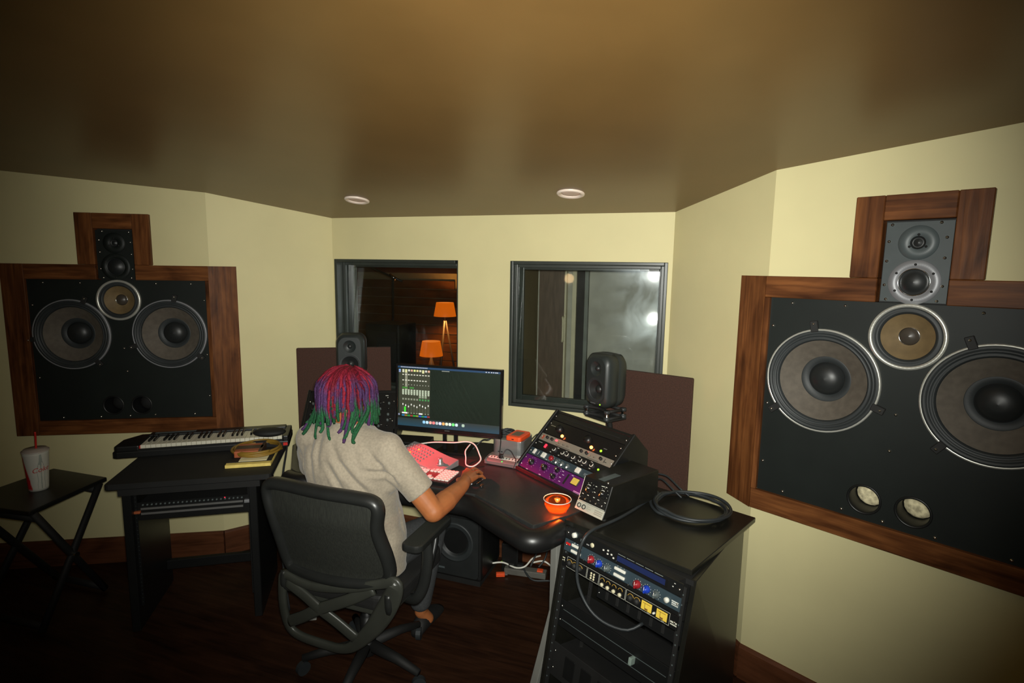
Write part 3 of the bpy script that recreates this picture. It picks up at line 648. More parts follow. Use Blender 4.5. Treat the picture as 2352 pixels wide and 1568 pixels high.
# warm grey 1U
t, z = unit('grey_rack_unit', 'pale grey metal one-unit faceplate with small black toggles in the right desk pod', 'rack gear', FP, .010, .508, .180, .2195, M['greyface'], .09)
for x in (.055, .09, .30, .335, .425):
    kk = obj('knob', MB().lathe([(.0075, 0), (.007, .010), (.0003, .0105)], 16), M['blackm'], t, loc=(x, .022, z))
for x in (.15, .18, .21, .36, .39): obj('toggle', MB().tube([(x, .018, z), (x + .004, .012, z + .014)], .0022, 6), M['chrome'], t)
for x in (.118, .330): obj('streak_glow_patch', MB().box((x, .026, z + .0005), (.014, .008, .002)), M['ledred'], t)  # glowing patches added in place of orange light streaks
prints(t, z, [(.445, .010, .448, .030, (.03, .03, .03)), (.448, .014, .462, .017, (.03, .03, .03)), (.13, .004, .23, .006, (.05, .04, .03)), (.35, .004, .42, .006, (.05, .04, .03)), (.015, .008, .03, .03, (.4, .1, .06))])
# black 2U with two lamps added to stand in for orange light streaks, and blank above
t, z = unit('black_valve_rack_unit', 'black two-unit valve compressor with two lamps added for orange light streaks in the right desk pod', 'rack gear', FP, .006, .504, .2215, .305, M['blackg'], .09, z0=.002)
for x in (.143, .345):
    kk = obj('streak_glow_lamp', MB().lathe([(.009, 0), (.009, .004), (.007, .006)], 16), M['chrome'], t, loc=(x, .014, z)); obj('lamp_lens', MB().lathe([(.0075, .004), (.007, .011), (.004, .014), (.0003, .015)], 16), M['lampglow'], kk)
    obj('knob', MB().lathe([(.020, 0), (.018, .016), (.0003, .017)], 24), M['black'], t, loc=(x - .05, .045, z))
obj('pilot', MB().lathe([(.006, 0), (.0055, .003), (.0003, .004)], 12), M['greenled'], t, loc=(.400, .017, z))
prints(t, z, [(.02, .05, .055, .053, (.25, .23, .16)), (.405, .032, .425, .035, (.15, .15, .14))])
t, z = unit('blank_rack_panel', 'plain black blanking panel at the very top of the right desk pod', 'rack gear', FP, .006, .504, .3065, .352, M['black'], depth=.02, z0=.001)
obj('vent_slots', MB().box((.25, .022, z), (.40, .004, .0012)), M['blackm'], t)
# left pod, mostly behind the seated person
aL = math.radians(24.4); eL = V((math.cos(aL), math.sin(aL), 0)); bL = V((-math.sin(aL), math.cos(aL), 0))
oL = V((-.873, -.456, 0)) - bL * .26
podL, FPL = pod('desk_rack_pod', 'black sloping rack pod on the left wing of the desk, behind the seated person', (oL.x, oL.y, .778), aL, .10, .50)
t, z = unit('black_rack_unit', 'black rack panel of small knobs in the left desk pod behind the head', 'rack gear', FPL, .004, .484, .10, .352, M['black'], depth=.06)
pr = [(.035, .215, .065, .219, WH)]
for j in range(5):
    for i in range(10):
        x, y = .03 + i * .046, .03 + j * .036
        obj('knob', MB().lathe([(.007, 0), (.006, .011), (.0003, .0115)], 12), M['knobg'] if (i + j) % 3 else M['black'], t, loc=(x, y, z))
        if (i * 3 + j) % 4 == 0: pr.append((x + .010, y + .008, x + .018, y + .010, (.3, .3, .28)))
pr += [(.42, .225, .436, .228, WH), (.432, .212, .436, .216, WH)]
prints(t, z, pr); obj('pilot', MB().lathe([(.004, 0), (.0003, .003)], 10), M['white'], t, loc=(.37, .238, z))
t, z = unit('patch_rack_unit', 'black lower rack panel in the left desk pod, hidden behind the shoulders', 'rack gear', FPL, .004, .484, .012, .098, M['blackm'], depth=.01)
for i in range(12): obj('socket', MB().lathe([(.008, 0), (.008, .003), (.005, .003), (.005, .0)], 12), M['knobg'], t, loc=(.03 + i * .038, .045, z))

# ------------------------------------------------------------------ nearfield monitors
def nearfield(x, y, z0, ang, lab, w=.172, h=.262, d=.14, led=True):
    t = thing('nearfield_monitor', lab, 'speaker', (x, y, z0), ang, group=None)
    def sect(yy, k, kk=0):
        return [V((px, yy, pz)) for px, pz in rr(k)]
    def rr(ins):
        pts = []; W, H = w / 2 - ins, h - 2 * ins
        # barrel-sided face: slightly narrower at top and bottom
        for cx, cz, a in ((W - .042, ins + H - .044, 0), (-W + .042, ins + H - .044, 90), (-W + .042, ins + .044, 180), (W - .042, ins + .044, 270)):
            for i in range(7):
                q = math.radians(a + 15 * i); px, pz = cx + .042 * math.cos(q), cz + .044 * math.sin(q)
                pts.append((px, pz))
        return [(px * (1 - .13 * ((pz - h * .5) / (h * .5)) ** 2), pz) for px, pz in pts]
    rings = [sect(d / 2, .018), sect(d / 2 - .02, .004), sect(0.012, 0), sect(.008, .003), sect(.002, .003), sect(-.002, 0), sect(-d / 2 + .022, .001), sect(-d / 2 + .006, .010), sect(-d / 2, .020)]
    # front face with holes for the drivers
    body = MB().loft(rings, None, 0, True, None, False)
    body.add([p for p in rings[0]], [tuple(range(len(rings[0])))])
    fo = [(p.x, p.z) for p in rings[-1]]
    pl = plate_holes(fo, [(0, .190, .036), (0, .086, .059)], -d / 2, -d / 2 + .003, 40)
    body.add(pl.v, pl.f)
    obj('cabinet', body, M['spk'], t)
    L = lambda zc: T(0, -d / 2, zc) @ Rx(PI / 2)
    wg = obj('waveguide', MB().lathe([(.0365, 0), (.030, -.004), (.022, -.009), (.013, -.012)], 40, L(.190)), M['spk'], t)
    obj('tweeter_dome', MB().lathe([(.014, -.013), (.011, -.006), (.006, -.003), (.0003, -.002)], 24, L(.190)), M['chrome'] if False else M['cap'], wg)
    wf = obj('woofer', MB().lathe([(.0595, 0), (.057, .001), (.054, -.003), (.050, .001), (.046, -.005)], 44, L(.086)), M['surround'], t)
    obj('cone', MB().lathe([(.0465, -.005), (.018, -.021)], 44, L(.086)), M['cap'], wf)
    obj('dust_cap', MB().lathe([(.019, -.021), (.014, -.015), (.0003, -.012)], 24, L(.086)), M['cap'], wf)
    if led: obj('power_led', MB().lathe([(.0036, 0), (.003, .002), (.0003, .003)], 12, L(.020) @ T(.036, 0, 0)), M['greenled'], t)
    obj('badge', MB().box((-.012, -d / 2 - .0004, .020), (.034, .001, .005)), M['plate2'], t)
    return t
nearfield(.772, -.315, 1.075, math.radians(-36), 'dark grey nearfield monitor in front of the right window, green light lit')
nearfield(-.725, -.262, 1.088, math.radians(24), 'dark grey nearfield monitor on the left, directly above the seated head')
def isolator(x, y, z0, ang, h, lab):
    t = thing('isolation_stand', lab, 'stand', (x, y, z0), ang)
    for zz, nm in ((h - .012, 'upper_frame'), (.004, 'lower_frame')):
        mb = MB()
        for sx in (-1, 1): mb.tube([(sx * .07, -.058, zz), (sx * .07, .058, zz)], .008, 8)
        mb.tube(smooth_path([(-.07, -.052, zz), (0, -.030, zz), (.07, -.052, zz)], 5), .008, 8); mb.tube([(-.07, .05, zz), (.07, .05, zz)], .008, 8)
        obj(nm, mb, M['blackm'], t)
    for sx in (-1, 1):
        for sy in (-1, 1):
            c = obj('column', MB().lathe([(.015, .0), (.016, h * .28), (.008, h * .30), (.008, h * .62), (.016, h * .64), (.015, h - .004), (.0003, h - .004)], 16), M['rubber'], t, loc=(sx * .07, sy * .055, 0))
            obj('pin', MB().cyl((0, 0, h * .30), .0095, h * .30, 12), M['chrome'], c)
isolator(.772, -.315, 1.024, math.radians(-36), .051, 'black tubular isolation stand under the right nearfield monitor')
isolator(-.725, -.262, 1.042, math.radians(24), .046, 'black tubular isolation stand under the left nearfield monitor')

def speaker_stand(x, y, ang, zt, lab):
    t = thing('speaker_stand', lab, 'stand', (x, y, .752), ang)
    obj('base_plate', MB().box((0, .048, .005), (.13, .045, .010)), M['blackm'], t, .003, 1)
    obj('pole', MB().tube(smooth_path([(0, .048, .008), (0, .048, (zt - .752) * .55), (0, .035, (zt - .752) * .85), (0, .02, zt - .757)], 5), .014, 12), M['blackm'], t)
    obj('top_plate', MB().box((0, .005, zt - .752 - .005), (.16, .13, .008)), M['blackm'], t, .002, 1)
speaker_stand(.772, -.315, math.radians(-36), 1.023, 'black desktop pole stand behind the right pod, holding the right nearfield monitor')
speaker_stand(-.725, -.262, math.radians(24), 1.041, 'black desktop pole stand behind the left pod, holding the left nearfield monitor')

# ------------------------------------------------------------------ computer monitor
pL, pR = V((-.345, -.415, .0)), V((.251, -.37, .0)); am = math.atan2(pR.y - pL.y, pR.x - pL.x); cm = (pL + pR) / 2
mon = thing('computer_monitor', 'wide black computer monitor showing a mixing session on a dark desktop', 'monitor', (cm.x, cm.y, 0), am)
Wm, Hm, zb = .598, .362, .857
TM = T(0, 0, zb) @ Rx(math.radians(-2))
obj('case', MB().box((0, .014, Hm / 2), (Wm, .030, Hm), TM), M['blackg'], mon, .005)
mb = MB(); ring(mb, -Wm / 2, 0, Wm / 2, Hm, .011, -.004, .002); mb.box((0, -.001, .018), (Wm - .02, .006, .016)); mb.v = [TM @ v for v in mb.v]
obj('bezel', mb, M['blackg'], mon, .0015, 1)
mb = MB(); X0, X1, Z0, Z1 = -Wm / 2 + .011, Wm / 2 - .011, .026, Hm - .011
SW, SH = X1 - X0, Z1 - Z0
def sq(u0, v0, u1, v1, c, y=-.0015): mb.quad(X0 + u0 * SW, Z1 - v1 * SH, X0 + u1 * SW, Z1 - v0 * SH, y, TM, 0, c)
sq(0, 0, 1, 1, (.034, .054, .034), -.001)
for i in range(8): sq(0, .87 + i * .01625, 1, .8865 + i * .01625, (.020 - .001 * i, .036 + .003 * i, .034 + .008 * i), -.0012)
sq(0, 0, 1, .032, (.012, .055, .13)); sq(.012, .05, .325, .80, (.045, .050, .028))
random.seed(3)
x = .03
while x < .30: sq(x, .009, x + .012, .022, (.55, .55, .6), -.0018); x += .016
for x in (.86, .885, .91, .93, .95, .965): sq(x, .010, x + .012, .024, (.7, .7, .72), -.0018)
sq(.44, .040, .515, .052, (.30, .32, .28), -.0018); sq(.010, .055, .030, .08, (.25, .45, .85), -.0018); sq(.010, .085, .030, .105, (.3, .35, .6), -.0018)
sq(.005, .80, .022, .83, (.25, .28, .4), -.0018)
for i in range(10):
    x = .046 + i * .0285; wv = .017
    c = (.75, .74, .60)
    sq(x, .052, x + wv + .003, .085 + .02 * (i in (0, 1, 7)), [(.7, .7, .5), (.8, .8, .4), (.7, .7, .6), (.8, .45, .3), (.8, .9, .3), (.8, .7, .3)][i % 6], -.0018)
    sq(x, .132, x + wv, .148, c, -.0018)
    if i < 9: sq(x, .225, x + wv, .242, c, -.0018)
    sq(x + .005, .30, x + .011, .315, (.5, .5, .42), -.0018)
    y0 = .385; y1 = .47 if i not in (6, 7, 8) else .52
    sq(x - .002, y0, x + wv + .002, y1, (.30, .36, .24), -.0017)
    for q in range(5): sq(x + .002, y0 + .006 + q * .019, x + wv - .002 - .003 * (q % 2), y0 + .016 + q * .019, (.72, .78, .6), -.0019)
    sq(x, .535, x + wv, .565, (.26, .28, .2) if i < 6 else (.06, .3, .08), -.0018)
    sq(x + .006, .62, x + .008, .78, (.16, .17, .11), -.0018)
    hy = .625 + .018 * ((i * 7) % 3)
    sq(x + .002, hy, x + .012, hy + .028, (.85, .85, .75), -.0019)
    sq(x + wv * .2, .775, x + wv * .6, .79, (.5, .55, .4), -.0018)
    sq(x - .004, .812, x + wv + .006, .838, [(.02, .18, .4), (.32, .18, .02), (.02, .3, .05), (.35, .04, .03), (.02, .35, .04), (.25, .3, .03), (.03, .08, .55), (.03, .3, .1), (.02, .2, .5), (.35, .03, .04)][i], -.0018)
sq(.066, .68, .083, .765, (.05, .9, .03), -.002); sq(.044, .772, .10, .795, (1, 1, .92), -.0021); sq(.215, .772, .25, .795, (1, 1, .92), -.0021)
sq(.046, .345, .10, .375, (.05, .22, .03), -.0018); sq(.12, .345, .165, .37, (.05, .25, .04), -.0018); sq(.074, .10, .098, .40, (.28, .28, .2), -.00165)
dock = [(.35, .7, 1), (.6, .85, 1), (1, .5, .4), (1, .25, .25), (.55, .6, .6), (.85, .85, 1.2), (1, .5, .15), (.9, .95, .7), (.95, 1.1, .9), (.2, 1, .25), (.75, .95, 1), None, (.5, .65, .5)]
for i, c in enumerate(dock):
    if c:
        u = .268 + i * .0322; v = .915; r = .0135
        pts = rrect(-r * SW, -.024 * SH, r * SW, .024 * SH, .005, 3)
        mb.add([(X0 + u * SW + px, -.002, Z1 - v * SH + pz) for px, pz in pts], [tuple(range(len(pts)))], TM, 0, False, c)
obj('screen', mb, M['screen'], mon)
obj('maker_badge', MB().box((0, -.0045, .018), (.028, .001, .004), TM), M['plate2'], mon)
for x in (.005, .068): obj('leg', MB().box((x - .03, .030, .805), (.020, .014, .115)), M['blackg'], mon, .002, 1)
obj('foot_plate', MB().prism([(-.07, -.02), (.12, -.02), (.10, .13), (-.05, .13)], .752, .764), M['blackg'], mon, .002, 1)

# dark flat case under the left half of the monitor
t = thing('flat_case', 'flat black slab-like device on the desk under the left end of the monitor', 'device', (-.315, -.318, .752), math.radians(10))
obj('case', MB().box((.0, 0, .014), (.24, .13, .026)), M['black'], t, .004); obj('front_panel', MB().box((0, -.066, .014), (.22, .003, .018)), M['blackg'], t, .001, 1)
obj('badge', MB().box((.03, -.068, .014), (.03, .001, .003)), M['plate2'], t)

# ------------------------------------------------------------------ control surface lit red, keyboard, hub, computer
cs = thing('control_surface', 'curved grey control surface lit bright red, with a round jog knob', 'controller', (-.056, -.605, .752), math.radians(-13.5))
prof = [(-.16, .070), (-.10, .066), (-.04, .056), (.02, .043), (.08, .033), (.135, .028)]
mb = MB(); vs = []
for x, z in prof: vs += [(x, -.065, .004), (x, -.065, z - .012), (x, .085, z + .008), (x, .085, .004)]
fs = []
for i in range(len(prof) - 1):
    a, b = 4 * i, 4 * i + 4
    fs += [(a + j, a + (j + 1) % 4, b + (j + 1) % 4, b + j) for j in range(4)]
fs += [(0, 3, 2, 1), (20, 21, 22, 23)]
mb.add(vs, fs); obj('body', mb, M['ctl'], cs, .004)
obj('side_strip', MB().box((-.012, -.0665, .014), (.27, .004, .012)), M['black'], cs, .001, 1)
def csz(x, y):
    for i in range(len(prof) - 1):
        if prof[i][0] <= x <= prof[i + 1][0]:
            k = (x - prof[i][0]) / (prof[i + 1][0] - prof[i][0]); z = prof[i][1] * (1 - k) + prof[i + 1][1] * k
            return z - .012 + .020 * (y + .065) / .15
    return .03
kme = MB().lathe([(.0055, 0), (.005, .004), (.0003, .0045)], 10).mesh('soft_key', mat('key_grey', (.22, .20, .20), .5))
kmo = MB().lathe([(.0055, 0), (.005, .004), (.0003, .0045)], 10).mesh('soft_key', mat('key_amber', (.8, .35, .05), .4, emit=(1, .35, .03), estr=.9))
for j in range(5):
    for i in range(9):
        x, y = -.145 + i * .017, -.045 + j * .024
        share('soft_key', kmo if (i, j) in ((4, 3), (3, 1), (1, 0)) else kme, cs, (x, y, csz(x, y) - .0005))
jk = obj('jog_knob', MB().lathe([(.018, 0), (.017, .010), (.012, .014), (.012, .026), (.009, .030), (.0003, .031)], 28), M['silver'], cs, loc=(.085, .0, csz(.085, 0) - .001))
obj('knob_base', MB().lathe([(.022, 0), (.022, .003), (.018, .004)], 28), M['ctl'], jk)
kb = thing('computer_keyboard', 'white computer keyboard lit pink-red, half hidden by the sleeve', 'keyboard', (.150, -.792, .752), math.radians(0))
W_, D_ = .43, .135
obj('base', MB().prism(rrect(-W_, 0, 0, D_, .008), .004, .016), mat('red_light_tinted_base', (.10, .03, .03), .4), kb, .002, 1)  # red light on the keyboard painted into the base colour
obj('front_rail', MB().box((-W_ / 2, -.006, .008), (W_ - .004, .012, .012)), M['black'], kb, .002, 1)
kcap = MB().box((0, 0, .004), (.0158, .0168, .008)).mesh('key', M['white'], .0015, 1)
for j in range(6):
    for i in range(22):
        x = -.0115 - i * .0192; y = .015 + j * .0212
        if 4 <= i <= 6 and j in (1, 2, 3) and not (i == 5 and j == 1): continue
        if i in (4, 6) and j == 0: pass
        if 10 <= i <= 14 and j == 0:
            if i == 12: share('key', kcap, kb, (x, y, .014), None, (5.3, 1, 1))
            continue
        share('key', kcap, kb, (x - (.004 if i > 3 else 0) - (.004 if i > 6 else 0), y, .014))
hub = thing('usb_hub', 'silver multi-port hub with white port strip and one green light, in front of the computer', 'hub', (.196, -.470, .752), math.radians(-5))
pr_ = [(0, .002), (0, .022), (.012, .030), (.055, .036), (.095, .036), (.095, .002)]
mb = MB(); vs = [(x, y, z) for x in (0, .185) for y, z in pr_]; mb.add(vs, [tuple(range(6)), tuple(range(11, 5, -1))] + [(i, (i + 1) % 6, 6 + (i + 1) % 6, 6 + i) for i in range(6)])
obj('body', mb, M['silver'], hub, .003, 1)
ty = math.atan2(.006, .043); TH = T(0, .012, .030) @ Rx(ty)
obj('port_strip', MB().box((.094, .020, .0004), (.160, .022, .0016), TH), M['white'], hub)
for i in range(9): obj('port', MB().box((.028 + i * .0165, .020, .0016), (.005, .012, .001), TH), M['black'], hub)
obj('power_led', MB().lathe([(.0042, 0), (.0003, .002)], 12, T(.098, .0045, .0255) @ Rx(math.radians(34))), lit('hub_green', (.02, .9, .12), 1.2), hub)
pc = thing('desktop_computer', 'small silver desktop computer standing behind the hub, lit red at its left edge', 'computer', (.190, -.345, .752), math.radians(-1))
obj('case', MB().prism(rrect(0, 0, .172, .175, .030), .006, .094), M['silver'], pc, .003); obj('foot', MB().cyl((.086, .088, 0), .07, .008, 28), M['black'], pc)
for i in range(2): obj('port', MB().box((.04 + i * .016, -.0005, .03), (.010, .003, .004)), M['black'], pc)
dr = thing('portable_drive', 'orange rubber-cased portable hard drive lying on the silver computer', 'drive', (.318, -.292, .847), math.radians(-8))
obj('bumper', MB().prism(rrect(-.044, -.065, .044, .065, .014), 0, .026), M['orange'], dr, .008, 3)
obj('lid_plate', MB().prism(rrect(-.024, -.04, .024, .032, .004), .0255, .0275), mat('drive_grey', (.22, .16, .11), .4, .4), dr, .001, 1); obj('port', MB().box((0, -.0645, .012), (.012, .004, .004)), M['black'], dr)
mb = MB(); rnd = random.Random(5); pts = []
for k in range(60): 
    a = k * .62; r = .030 + .012 * math.sin(k * .9); pts.append((.235 + r * 1.3 * math.cos(a), -.245 + r * math.sin(a), .855 + .012 * (k / 60) + .006 * math.sin(k * 1.7)))
tag(obj('coiled_cable', MB().tube(smooth_path(pts, 3), .004, 6), M['rubber']), 'bundle of thin black cable heaped on the silver computer behind the orange drive', 'cable')
cable('usb_cable', [(.215, -.285, .856), (.245, -.36, .84), (.262, -.42, .80), (.276, -.445, .792), (.285, -.450, .790)], .0028, M['rubber'], 'thin black cable dropping from the computer top to the hub')
cable('usb_cable', [(.285, -.448, .795), (.30, -.43, .826), (.325, -.43, .822), (.35, -.448, .80), (.367, -.47, .79), (.362, -.498, .758)], .0026, M['rubber'], 'thin black cable arching over the hub to its right end')
t = tag(obj('usb_plug', MB().box((.281, -.452, .797), (.020, .026, .020)), M['black'], None, .004), 'black plug stuck in the middle of the white port strip', 'plug')
cable('white_cable', [(-.24, -.50, .80), (-.10, -.47, .828), (.02, -.46, .838), (.09, -.44, .845), (.135, -.445, .835), (.170, -.47, .80), (.185, -.49, .775), (.165, -.535, .757), (.125, -.53, .757), (.10, -.48, .775), (.085, -.45, .80), (.09, -.40, .82)], .0036, M['white'], 'white cable looping beside the red-lit control surface')
cable('white_cable', [(-.19, -.60, .77), (-.15, -.625, .79), (-.11, -.63, .792), (-.088, -.645, .785), (-.092, -.66, .772)], .003, M['white'], 'short white cable curling above the computer keyboard')
cable('power_cable', [(.06, -.30, .757), (.10, -.26, .80), (.15, -.29, .82), (.17, -.22, .83), (.22, -.14, .765)], .004, M['rubber'], 'black cable tangle behind the monitor foot')
cable('rack_cable', [(.40, -.33, .86), (.425, -.30, .885), (.455, -.30, .88), (.47, -.31, .85)], .0028, M['rubber'], 'thin cable arching between the computer and the right pod')
# mouse under the hand
ms = thing('computer_mouse', 'dark computer mouse with silver trim, held under the right hand', 'mouse', (.245, -.700, .752), math.radians(-6))
rings = []
for i in range(9):
    q = -1 + 2 * i / 8; w = .030 * math.sqrt(max(0.02, 1 - q * q * .93)); hgt = .032 * math.sqrt(max(.03, 1 - (q * .9 - .1) ** 2))
    rings.append([(w * math.cos(a), q * .056, max(.001, hgt * math.sin(a))) for a in [PI * j / 8 for j in range(9)]])
obj('shell', MB().loft(rings), M['blackg'], ms); obj('trim', MB().tube([(.029, -.04, .008), (.032, 0, .009), (.029, .04, .008)], .003, 6), M['chrome'], ms)
obj('wheel', MB().cyl((0, .03, .024), .006, .008, 12), M['chrome'], ms)
t = tag(obj('usb_stick', MB().box((.297, -.748, .757), (.014, .03, .008), None), M['chrome'], None, .002), 'tiny silver stick lying on the desk right of the mouse', 'stick')
# glass with a burning tea light
M['glowglass'] = glass('glow_tinted_glass', (1.0, .72, .5), 0)  # clear glass, the candle's orange glow put into its tint
_nt = M['glowglass'].node_tree; _tl = _nt.nodes.new('ShaderNodeBsdfTranslucent'); _tl.inputs[0].default_value = (1, .32, .10, 1)
_m = _nt.nodes.new('ShaderNodeMixShader'); _m.inputs[0].default_value = .10; _o = [n for n in _nt.nodes if n.type == 'OUTPUT_MATERIAL'][0]
_nt.links.new(_o.inputs[0].links[0].from_socket, _m.inputs[1]); _nt.links.new(_tl.outputs[0], _m.inputs[2]); _nt.links.new(_m.outputs[0], _o.inputs[0])
gl = thing('candle_glass', 'clear glass bowl glowing orange with a tea light, at the right tip of the desk', 'candle holder', (.682, -.872, .751))
obj('bowl', MB().lathe([(.030, 0), (.038, .004), (.052, .030), (.058, .054), (.055, .054), (.049, .030), (.034, .007), (.0003, .006)], 40), M['glowglass'], gl)
obj('rim', MB().tube([(.0565 * math.cos(2 * PI * i / 40), .0565 * math.sin(2 * PI * i / 40), .0545) for i in range(40)], .0018, 6, closed=True), M['white'] if False else mat('glass_rim', (.75, .78, .74), .12, spec=.9), gl)
tl = obj('tea_light', MB().lathe([(.0003, .009), (.018, .009), (.019, .018), (.0003, .017)], 24), mat('wax', (.8, .25, .08), .5, emit=(1, .2, .03), estr=.5), gl)
for x, y in ((.006, .004), (-.012, -.004), (.002, -.014)): obj('flame', MB().lathe([(.0003, 0), (.004, .004), (.003, .009), (.0003, .014)], 12, T(x, y, .017)), M['ember'], tl)
lamp('tea_light_glow', 'POINT', (.682, -.872, .792), .9, (1, .25, .05), .012)
# red gooseneck lamp added out of sight behind the person, its beam falling on the controller and keyboard
rl = thing('added_red_lamp', 'unseen black gooseneck lamp with a red bulb, added behind the head for the red light', 'lamp', (-.40, -.665, .752))
obj('base', MB().lathe([(.0003, 0), (.04, 0), (.04, .010), (.010, .016), (.007, .03)], 28), M['black'], rl)
obj('gooseneck', MB().tube(smooth_path([(0, 0, .02), (-.012, .012, .16), (-.014, .03, .30), (.0, .055, .375), (.022, .06, .392)], 6), .005, 8), M['black'], rl)
RH = T(.030, .060, .392) @ Ry(math.radians(133))
obj('lamp_hood', MB().lathe([(.010, -.020), (.020, -.012), (.026, .016), (.0245, .016), (.018, -.010), (.008, -.016)], 28, RH), M['black'], rl)
obj('bulb', MB().ball((0, 0, -.004), .011, 14, 8, RH), M['ledred'], rl)
lamp('red_lamp_beam', 'SPOT', (-.361, -.605, 1.131), 60, (1, .02, .035), .010, aim=(.04, -.60, .785), spot_size=math.radians(44), spot_blend=.7)
# ------------------------------------------------------------------ gear rack at the right
RK = T(.748, -.985, 0) @ Rz(math.radians(-30.5)); LEAN = .18
rack = thing('gear_rack', 'tall black gear rack at the right, open sloping front, cable coil on top', 'rack', mw=RK)
RI = RK.inverted()
zt = .750
for x0, x1, tp_, yf in ((-.014, .006, 0, 0), (.520, .538, -.115, .055)):
    prof = [(-LEAN * zt, 0), (.575, 0), (.575, zt), (yf, zt)]
    mb = MB(); vs = [(x + tp_ * max(0, y) / .575, y, z) for x in (x0, x1) for y, z in prof]
    mb.add(vs, [(0, 1, 2, 3), (7, 6, 5, 4)] + [(i, (i + 1) % 4, 4 + (i + 1) % 4, 4 + i) for i in range(4)]); obj('side_panel', mb, M['rackp'], rack, .002, 1)
obj('back_panel', MB().box((.205, .552, zt / 2), (.42, .014, zt)), M['blackm'], rack)
obj('bottom_panel', MB().prism([(.006, -.12), (.52, -.12), (.41, .55), (.006, .55)], .015, .045), M['blackm'], rack)
obj('inner_top', MB().prism([(.006, 0.006), (.520, 0.05), (.41, .55), (.006, .55)], zt - .02, zt - .002), M['blackm'], rack)
tp = [RI @ V((x, y, 0)) for x, y in ((.736, -.968), (1.2145, -1.180), (1.445, -.680), (.968, -.462))]
obj('top_board', MB().prism([(p.x, p.y) for p in tp], zt, .770), M['rackp'], rack, .002, 1)
FK = RK @ T(0, 0, .77) @ Matrix(((1, 0, 0, 0), (0, -LEAN, -1, 0), (0, 1, -LEAN, 0), (0, 0, 0, 1)))
# x along, y up the face (y=0 at the very top), z towards the viewer
ll = math.hypot(1, LEAN)
FK = RK @ T(0, 0, .77) @ Matrix(((1, 0, 0, 0), (0, LEAN / ll, -1 / ll, 0), (0, 1 / ll, LEAN / ll, 0), (0, 0, 0, 1)))
FKL = RI @ FK
for x in (.014, .515, .085):
    mb = MB().box((x, -.385, -.012 if x != .085 else -.10), (.016, .72, .004), FKL); rl_ = obj('rack_rail', mb, M['blackm'], rack)
    dz = -.009 if x != .085 else -.097
    mb = MB()
    for i in range(22): mb.cyl((0, 0, 0), .0028, .0012, 8, FKL @ T(x, -.05 - i * .0325, dz))
    obj('rail_holes', mb, M['knobg'] if x != .085 else M['screw'], rl_)
U = lambda nm, lab, v0, v1, m, depth=.12: unit(nm, lab, 'rack gear', FK, .012, .518, v0, v1, m, depth, None)
# 1 black effects unit with long blue display
t, z = U('display_rack_unit', 'black rack unit with a long dark blue display, topmost in the gear rack', -.0555, -.0115, M['black'])
ds = obj('display_frame', MB().box((.350, .0215, z), (.208, .026, .004)), M['blackg'], t, .001, 1)
obj('display', MB().box((.346, .0215, z + .0022), (.196, .0185, .001)), lit('blue_display', (.002, .018, .12), .55), ds)
k = obj('knob', MB().lathe([(.010, 0), (.009, .014), (.0003, .014)], 20), M['white'], t, loc=(.048, .026, z)); obj('knob_skirt', MB().lathe([(.0125, 0), (.012, .006)], 20), M['knobg'], k)
obj('dial', MB().lathe([(.0085, 0), (.008, .003), (.0003, .003)], 20), M['strip'], t, loc=(.132, .020, z))
obj('screen_small', MB().box((.083, .018, z), (.016, .010, .003)), M['knobg'], t)
for x, y in ((.205, .030), (.205, .018), (.222, .022), (.232, .014), (.185, .024)): obj('button', MB().box((x, y, z), (.006, .005, .004)), M['white'], t)
prints(t, z, [(.248 + i * .038, .0355, .280 + i * .038, .0365, (.4, .45, .42)) for i in range(5)] + [(.245 + i * .036, .0085, .268 + i * .036, .0098, (.5, .55, .5)) for i in range(6)] + [(.432, .026, .452, .029, (.02, .3, .4)), (.105, .012, .118, .016, (.3, .3, .3)), (.47, .02, .474, .023, WH), (.475, .032, .48, .034, WH)])
# 2 blue-grey dual preamp
t, z = U('dual_preamp_rack_unit', 'blue-grey rack unit with red and blue knobs and white bar buttons in the gear rack', -.1040, -.0575, M['bluegrey'])
obj('red_button', MB().box((.020, .0305, z + .002), (.022, .009, .006)), M['red'], t, .002, 1)
for x0 in (.063, .268):
    for y in (.035, .013): obj('bar_button', MB().box((x0, y, z + .003), (.047, .0105, .008)), M['white'], t, .003)
    for i in range(3): obj('led', MB().lathe([(.002, 0), (.0003, .002)], 8), M['screw'], t, loc=(x0 - .014 + i * .014, .0435, z))
    for dx, m_, r in ((.072, 'knobr', .0135), (.110, 'knobb', .0125), (.148, 'knobg', .0115)):
        kk = obj('knob', MB().lathe([(r, 0), (r * .96, .010), (r * .55, .012), (r * .5, .017), (.0003, .017)], 22), M[m_], t, loc=(x0 + dx + .003, .019, z))
        obj('knob_wing', MB().box((0, 0, .014), (.006, r * 1.7, .010)), M[m_], kk, .001, 1); obj('pointer', MB().box((0, r * .4, .0193), (.0018, r * .9, .0006)), M['white'], kk)
        prints(t, z, dots(x0 + dx + .003, .019, r * 1.25, 9, s=.0008))
    obj('toggle', MB().tube([(x0 + .040, .006, z), (x0 + .046, .004, z + .010)], .002, 6), M['chrome'], t)
obj('push_button', MB().lathe([(.0085, 0), (.0085, .008), (.0003, .009)], 20), M['white'], t, loc=(.459, .020, z))
prints(t, z, [(.475, .0245, .500, .0285, (.6, .62, .58)), (.476, .0185, .500, .0225, (.6, .62, .58)), (.476, .013, .500, .0165, (.5, .52, .48))])
